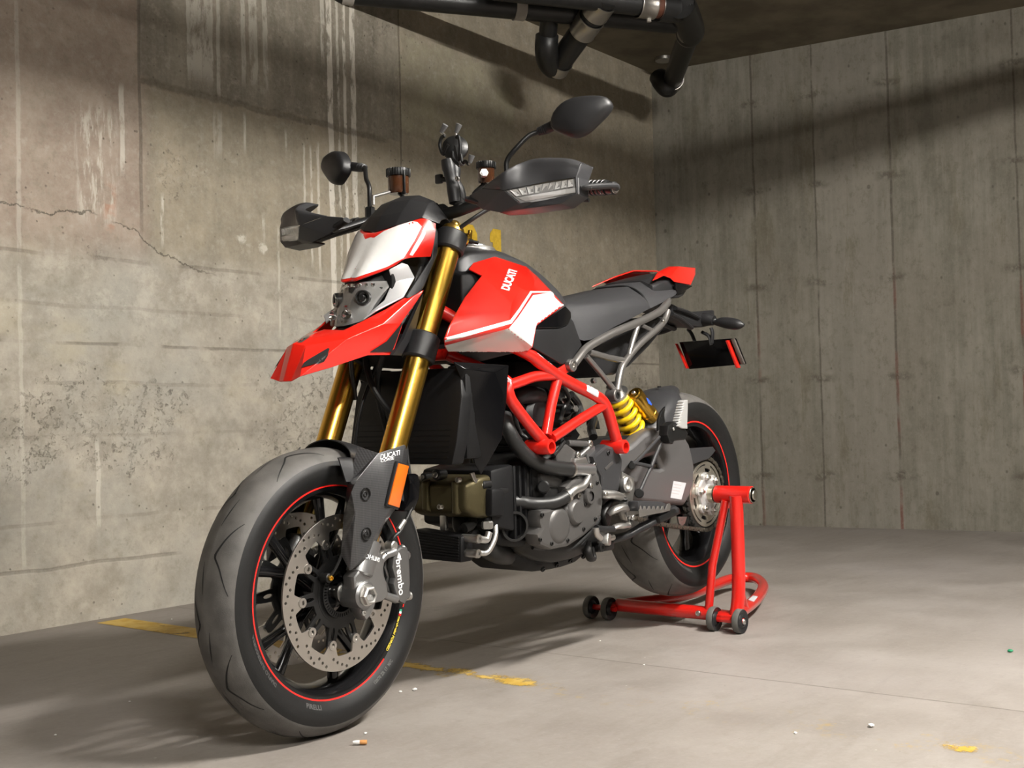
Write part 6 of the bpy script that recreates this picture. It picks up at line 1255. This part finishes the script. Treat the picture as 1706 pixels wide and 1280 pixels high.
bolt(V((-1.444,.100,.047)),V((1,.1,0)),.0085,.008).build('base_bolt',STEEL,base)
tube([V((-1.437,-.295,.037)),V((-1.437,-.190,.037))],.009,14).build('roller_axle',SRED,stand); tube([V((-1.437,.145,.037)),V((-1.437,.252,.037))],.009,14).build('roller_axle',SRED,stand)
bevel_mb(loft([[V((x,y,z)) for x,z in ((-1.475,.06),(-1.43,.05),(-1.43,.028),(-1.475,.03))] for y in (.155,.222)],1,1),.004,2).build('axle_block',SRED,stand); bevel_mb(loft([[V((x,y,z)) for x,z in ((-1.475,.06),(-1.43,.05),(-1.43,.028),(-1.475,.03))] for y in (-.222,-.195)],1,1),.004,2).build('axle_block',SRED,stand)
tyrem=mat('roller_black',(.015,.015,.016),.35,bump=.1); treadm=mat('roller_tread',(.10,.098,.09),.7)
for y in (.156,.240,-.216,-.284):
    r=lathe([(.0345,-.010),(.036,-.007),(.036,.007),(.0345,.010)],V((-1.437,y,.036)),YAX,40); r.mi=[1]*len(r.f)
    w_=lathe([(.009,.008),(.013,.013),(.016,.012),(.022,.006),(.030,.008),(.0345,.010)],V((-1.437,y,.036)),YAX,40); w2=lathe([(.009,-.008),(.013,-.013),(.016,-.012),(.022,-.006),(.030,-.008),(.0345,-.010)],V((-1.437,y,.036)),YAX,40)
    ro=w_.join(w2).join(r).build('roller',[tyrem,treadm],stand)
    for s in (1,-1): lathe([(1e-5,.016),(.006,.016),(.0085,.013),(.0085,.008)],V((-1.437,y,.036)),V((0,s,0)),14).build('roller_nut',STEEL,ro)

# ================================================================= OVERHEAD PIPES
PBLK=mat('black_iron_pipe',(.012,.012,.012),.4,var=.3,bump=.2,bscale=80); PRUST=mat('rusty_pipe',(.085,.028,.014),.6,var=.5,bump=.3,bscale=120); BANDM=mat('steel_coupling_band',(.42,.40,.37),.35,metal=1,bump=.2,bscale=200); STRAP=mat('painted_strap',(.32,.30,.27),.6,var=.2)
def band(c, d, r, h, parent, name='coupling', m=None):
    o=lathe([(r,-h/2),(r+.004,-h/2),(r+.005,-h/2+.004),(r+.003,-h/2+.010),(r+.003,h/2-.010),(r+.005,h/2-.004),(r+.004,h/2),(r,h/2)],c,d,36).build(name,m or BANDM,parent); return o
c5p=crop(860,0,5.0176)
def zz(c, x, y, z): return at(*c(x,y),Z=z)
# long sloping waste pipe coming out of the left wall
a,b_=zz(crop(600,0,2.843),0,-30,2.47),zz(c5p,1330,190,2.47); dirp=(b_-a).normalized(); a=a-dirp*.35
p1=p2=p3=thing('drain_pipework','joined black and rusty drain pipes with steel couplings under the ceiling by the corner','pipes',a)
tube([a,b_],.050,24).build('pipe_run',PBLK,p1)
for q in (.16,.58): band(a.lerp(b_,q),dirp,.050,.05,p1,'hanger_strap',STRAP)
for q in (.16,.58):
    c=a.lerp(b_,q); rod(c+V((0,0,.05)),V((c.x,c.y,CEIL)),.006,10).build('hanger_rod',STRAP,p1)
tee=zz(c5p,280,90,2.47); st_=[tee,zz(c5p,262,330,2.385)]
tube(st_,.042,20).build('drop_leg',PBLK,p1)
# thick branch pipe between the two elbows
e0=zz(c5p,335,560,2.30); e1=zz(c5p,760,-30,2.48)
d2_=(e1-e0).normalized(); tube([e0,e1],.056,28).build('pipe_run',PBLK,p2)
tube([zz(c5p,258,300,2.40),zz(c5p,252,400,2.345),zz(c5p,262,490,2.312),zz(c5p,296,548,2.30),e0,e0+d2_*.05],.054,24,6).build('elbow',PBLK,p2)
band(e0+d2_*.02,d2_,.058,.06,p2); band(e0.lerp(e1,.62),d2_,.060,.10,p2); band(e0.lerp(e1,.86),d2_,.060,.09,p2)
# right hand pipe: wall elbow, leg, swept elbow and rusty length
g0=zz(c5p,1300,690,2.47); g1=zz(c5p,1450,270,2.47); dg=(g1-g0).normalized()
tube([g0-dg*.05,g1],.052,26).build('pipe_run',PBLK,p3); r1_=zz(c5p,1330,70,2.47); r2_=zz(c5p,880,20,2.47); dr_=(r2_-r1_).normalized()
tube([g1-dg*.03,g1+dg*.05,g1.lerp(r1_,.75)+dg*.12,r1_-dr_*.02,r1_+dr_*.08],.064,26,6).build('elbow',PBLK,p3)
band(g1,dg,.058,.08,p3); band(g0+dg*.03,dg,.056,.07,p3); tube([r1_,r1_.lerp(r2_,.62)],.052,24).build('rusty_length',PRUST,p3); tube([r1_.lerp(r2_,.55),r2_+dr_*.6],.050,24).build('pipe_run',PBLK,p3); band(r1_+dr_*.05,dr_,.056,.06,p3); band(r1_.lerp(r2_,.55),dr_,.056,.08,p3)
c=r1_.lerp(r2_,.5); rod(c+V((0,0,-.075)),V((c.x,c.y,CEIL)),.010,10).build('hanger_rod',STRAP,p3)
tube([g0+dg*.02,g0-dg*.06,zz(c5p,1262,735,2.43),zz(c5p,1225,700,2.45),zz(c5p,1190,640,2.50)],.052,24,5).build('elbow',PBLK,p3)
hk=zz(c5p,1235,510,2.66); rod(hk,V((hk.x,hk.y,CEIL)),.05,24,.002).build('ceiling_flange',BANDM,p3)

# unseen pipe placed for the wall shadow band, parallel to the left wall
p4=thing('conduit_pipe','long straight thin black pipe under the ceiling beside the lamps','pipe',(0,1.4,2.452))
tube([V((-4.50,1.4,2.452)),V((5.7,1.4,2.452))],.044,20).build('pipe_run',PBLK,p4)
for x in (-4,-2.5,-1,.5,2,3.5,5): band(V((x,1.4,2.452)),V((1,0,0)),.044,.04,p4,'hanger_strap',STRAP); rod(V((x,1.4,2.49)),V((x,1.45,CEIL)),.006,10).build('hanger_rod',STRAP,p4)

# ================================================================= LITTER
def chip(c, r, seed, name, m, label, cat, group=None):
    rnd=random.Random(seed); b=bmesh.new(); bmesh.ops.create_icosphere(b,subdivisions=2,radius=r)
    for v in b.verts: v.co=V((v.co.x*rnd.uniform(.8,1.2),v.co.y*rnd.uniform(.7,1.1),v.co.z*.55*rnd.uniform(.8,1.15)))
    z0=min(v.co.z for v in b.verts)
    for v in b.verts: v.co+=V((c.x,c.y,-z0))
    return tag(MB().bm(b).build(name,m),label,cat,group)
bt=at(598,1237,Z=.006); but=thing('cigarette_butt','crushed cigarette butt with orange filter on the floor by the front tyre','cigarette butt',V((bt.x,bt.y,0)))
dirb=V((-.61,.79,0)); tube([bt+dirb*.002,bt+dirb*.008,bt+dirb*.016],[.0042,.0048,.0044],12,3).build('filter',mat('orange_filter',(.62,.30,.10),.8,var=.3),but); tube([bt-dirb*.012,bt-dirb*.005,bt+dirb*.002],[.0028,.0042,.004],12,3).build('paper',mat('white_paper',(.8,.79,.76),.8),but)
WCH=mat('white_chip',(.72,.71,.68),.8)
for i,(x,y,r) in enumerate(((667,1154,.004),(691,1151,.006),(609,1223,.0035),(536,1170,.003),(1325,1223,.004),(1452,1212,.007),(1073,1109,.003),(608,1156,.003),(216,1170,.003),(92,1226,.003),(1000,1069,.003),(286,1033,.003))):
    chip(at(x,y,Z=0),r,i,'paint_chip',WCH,'small white paint chip lying on the grey concrete floor','chip','white chips on the floor')
chip(at(1683,1087,Z=0),.008,55,'green_scrap',mat('green_scrap',(.02,.22,.10),.6),'small green scrap on the floor at the far right','scrap')
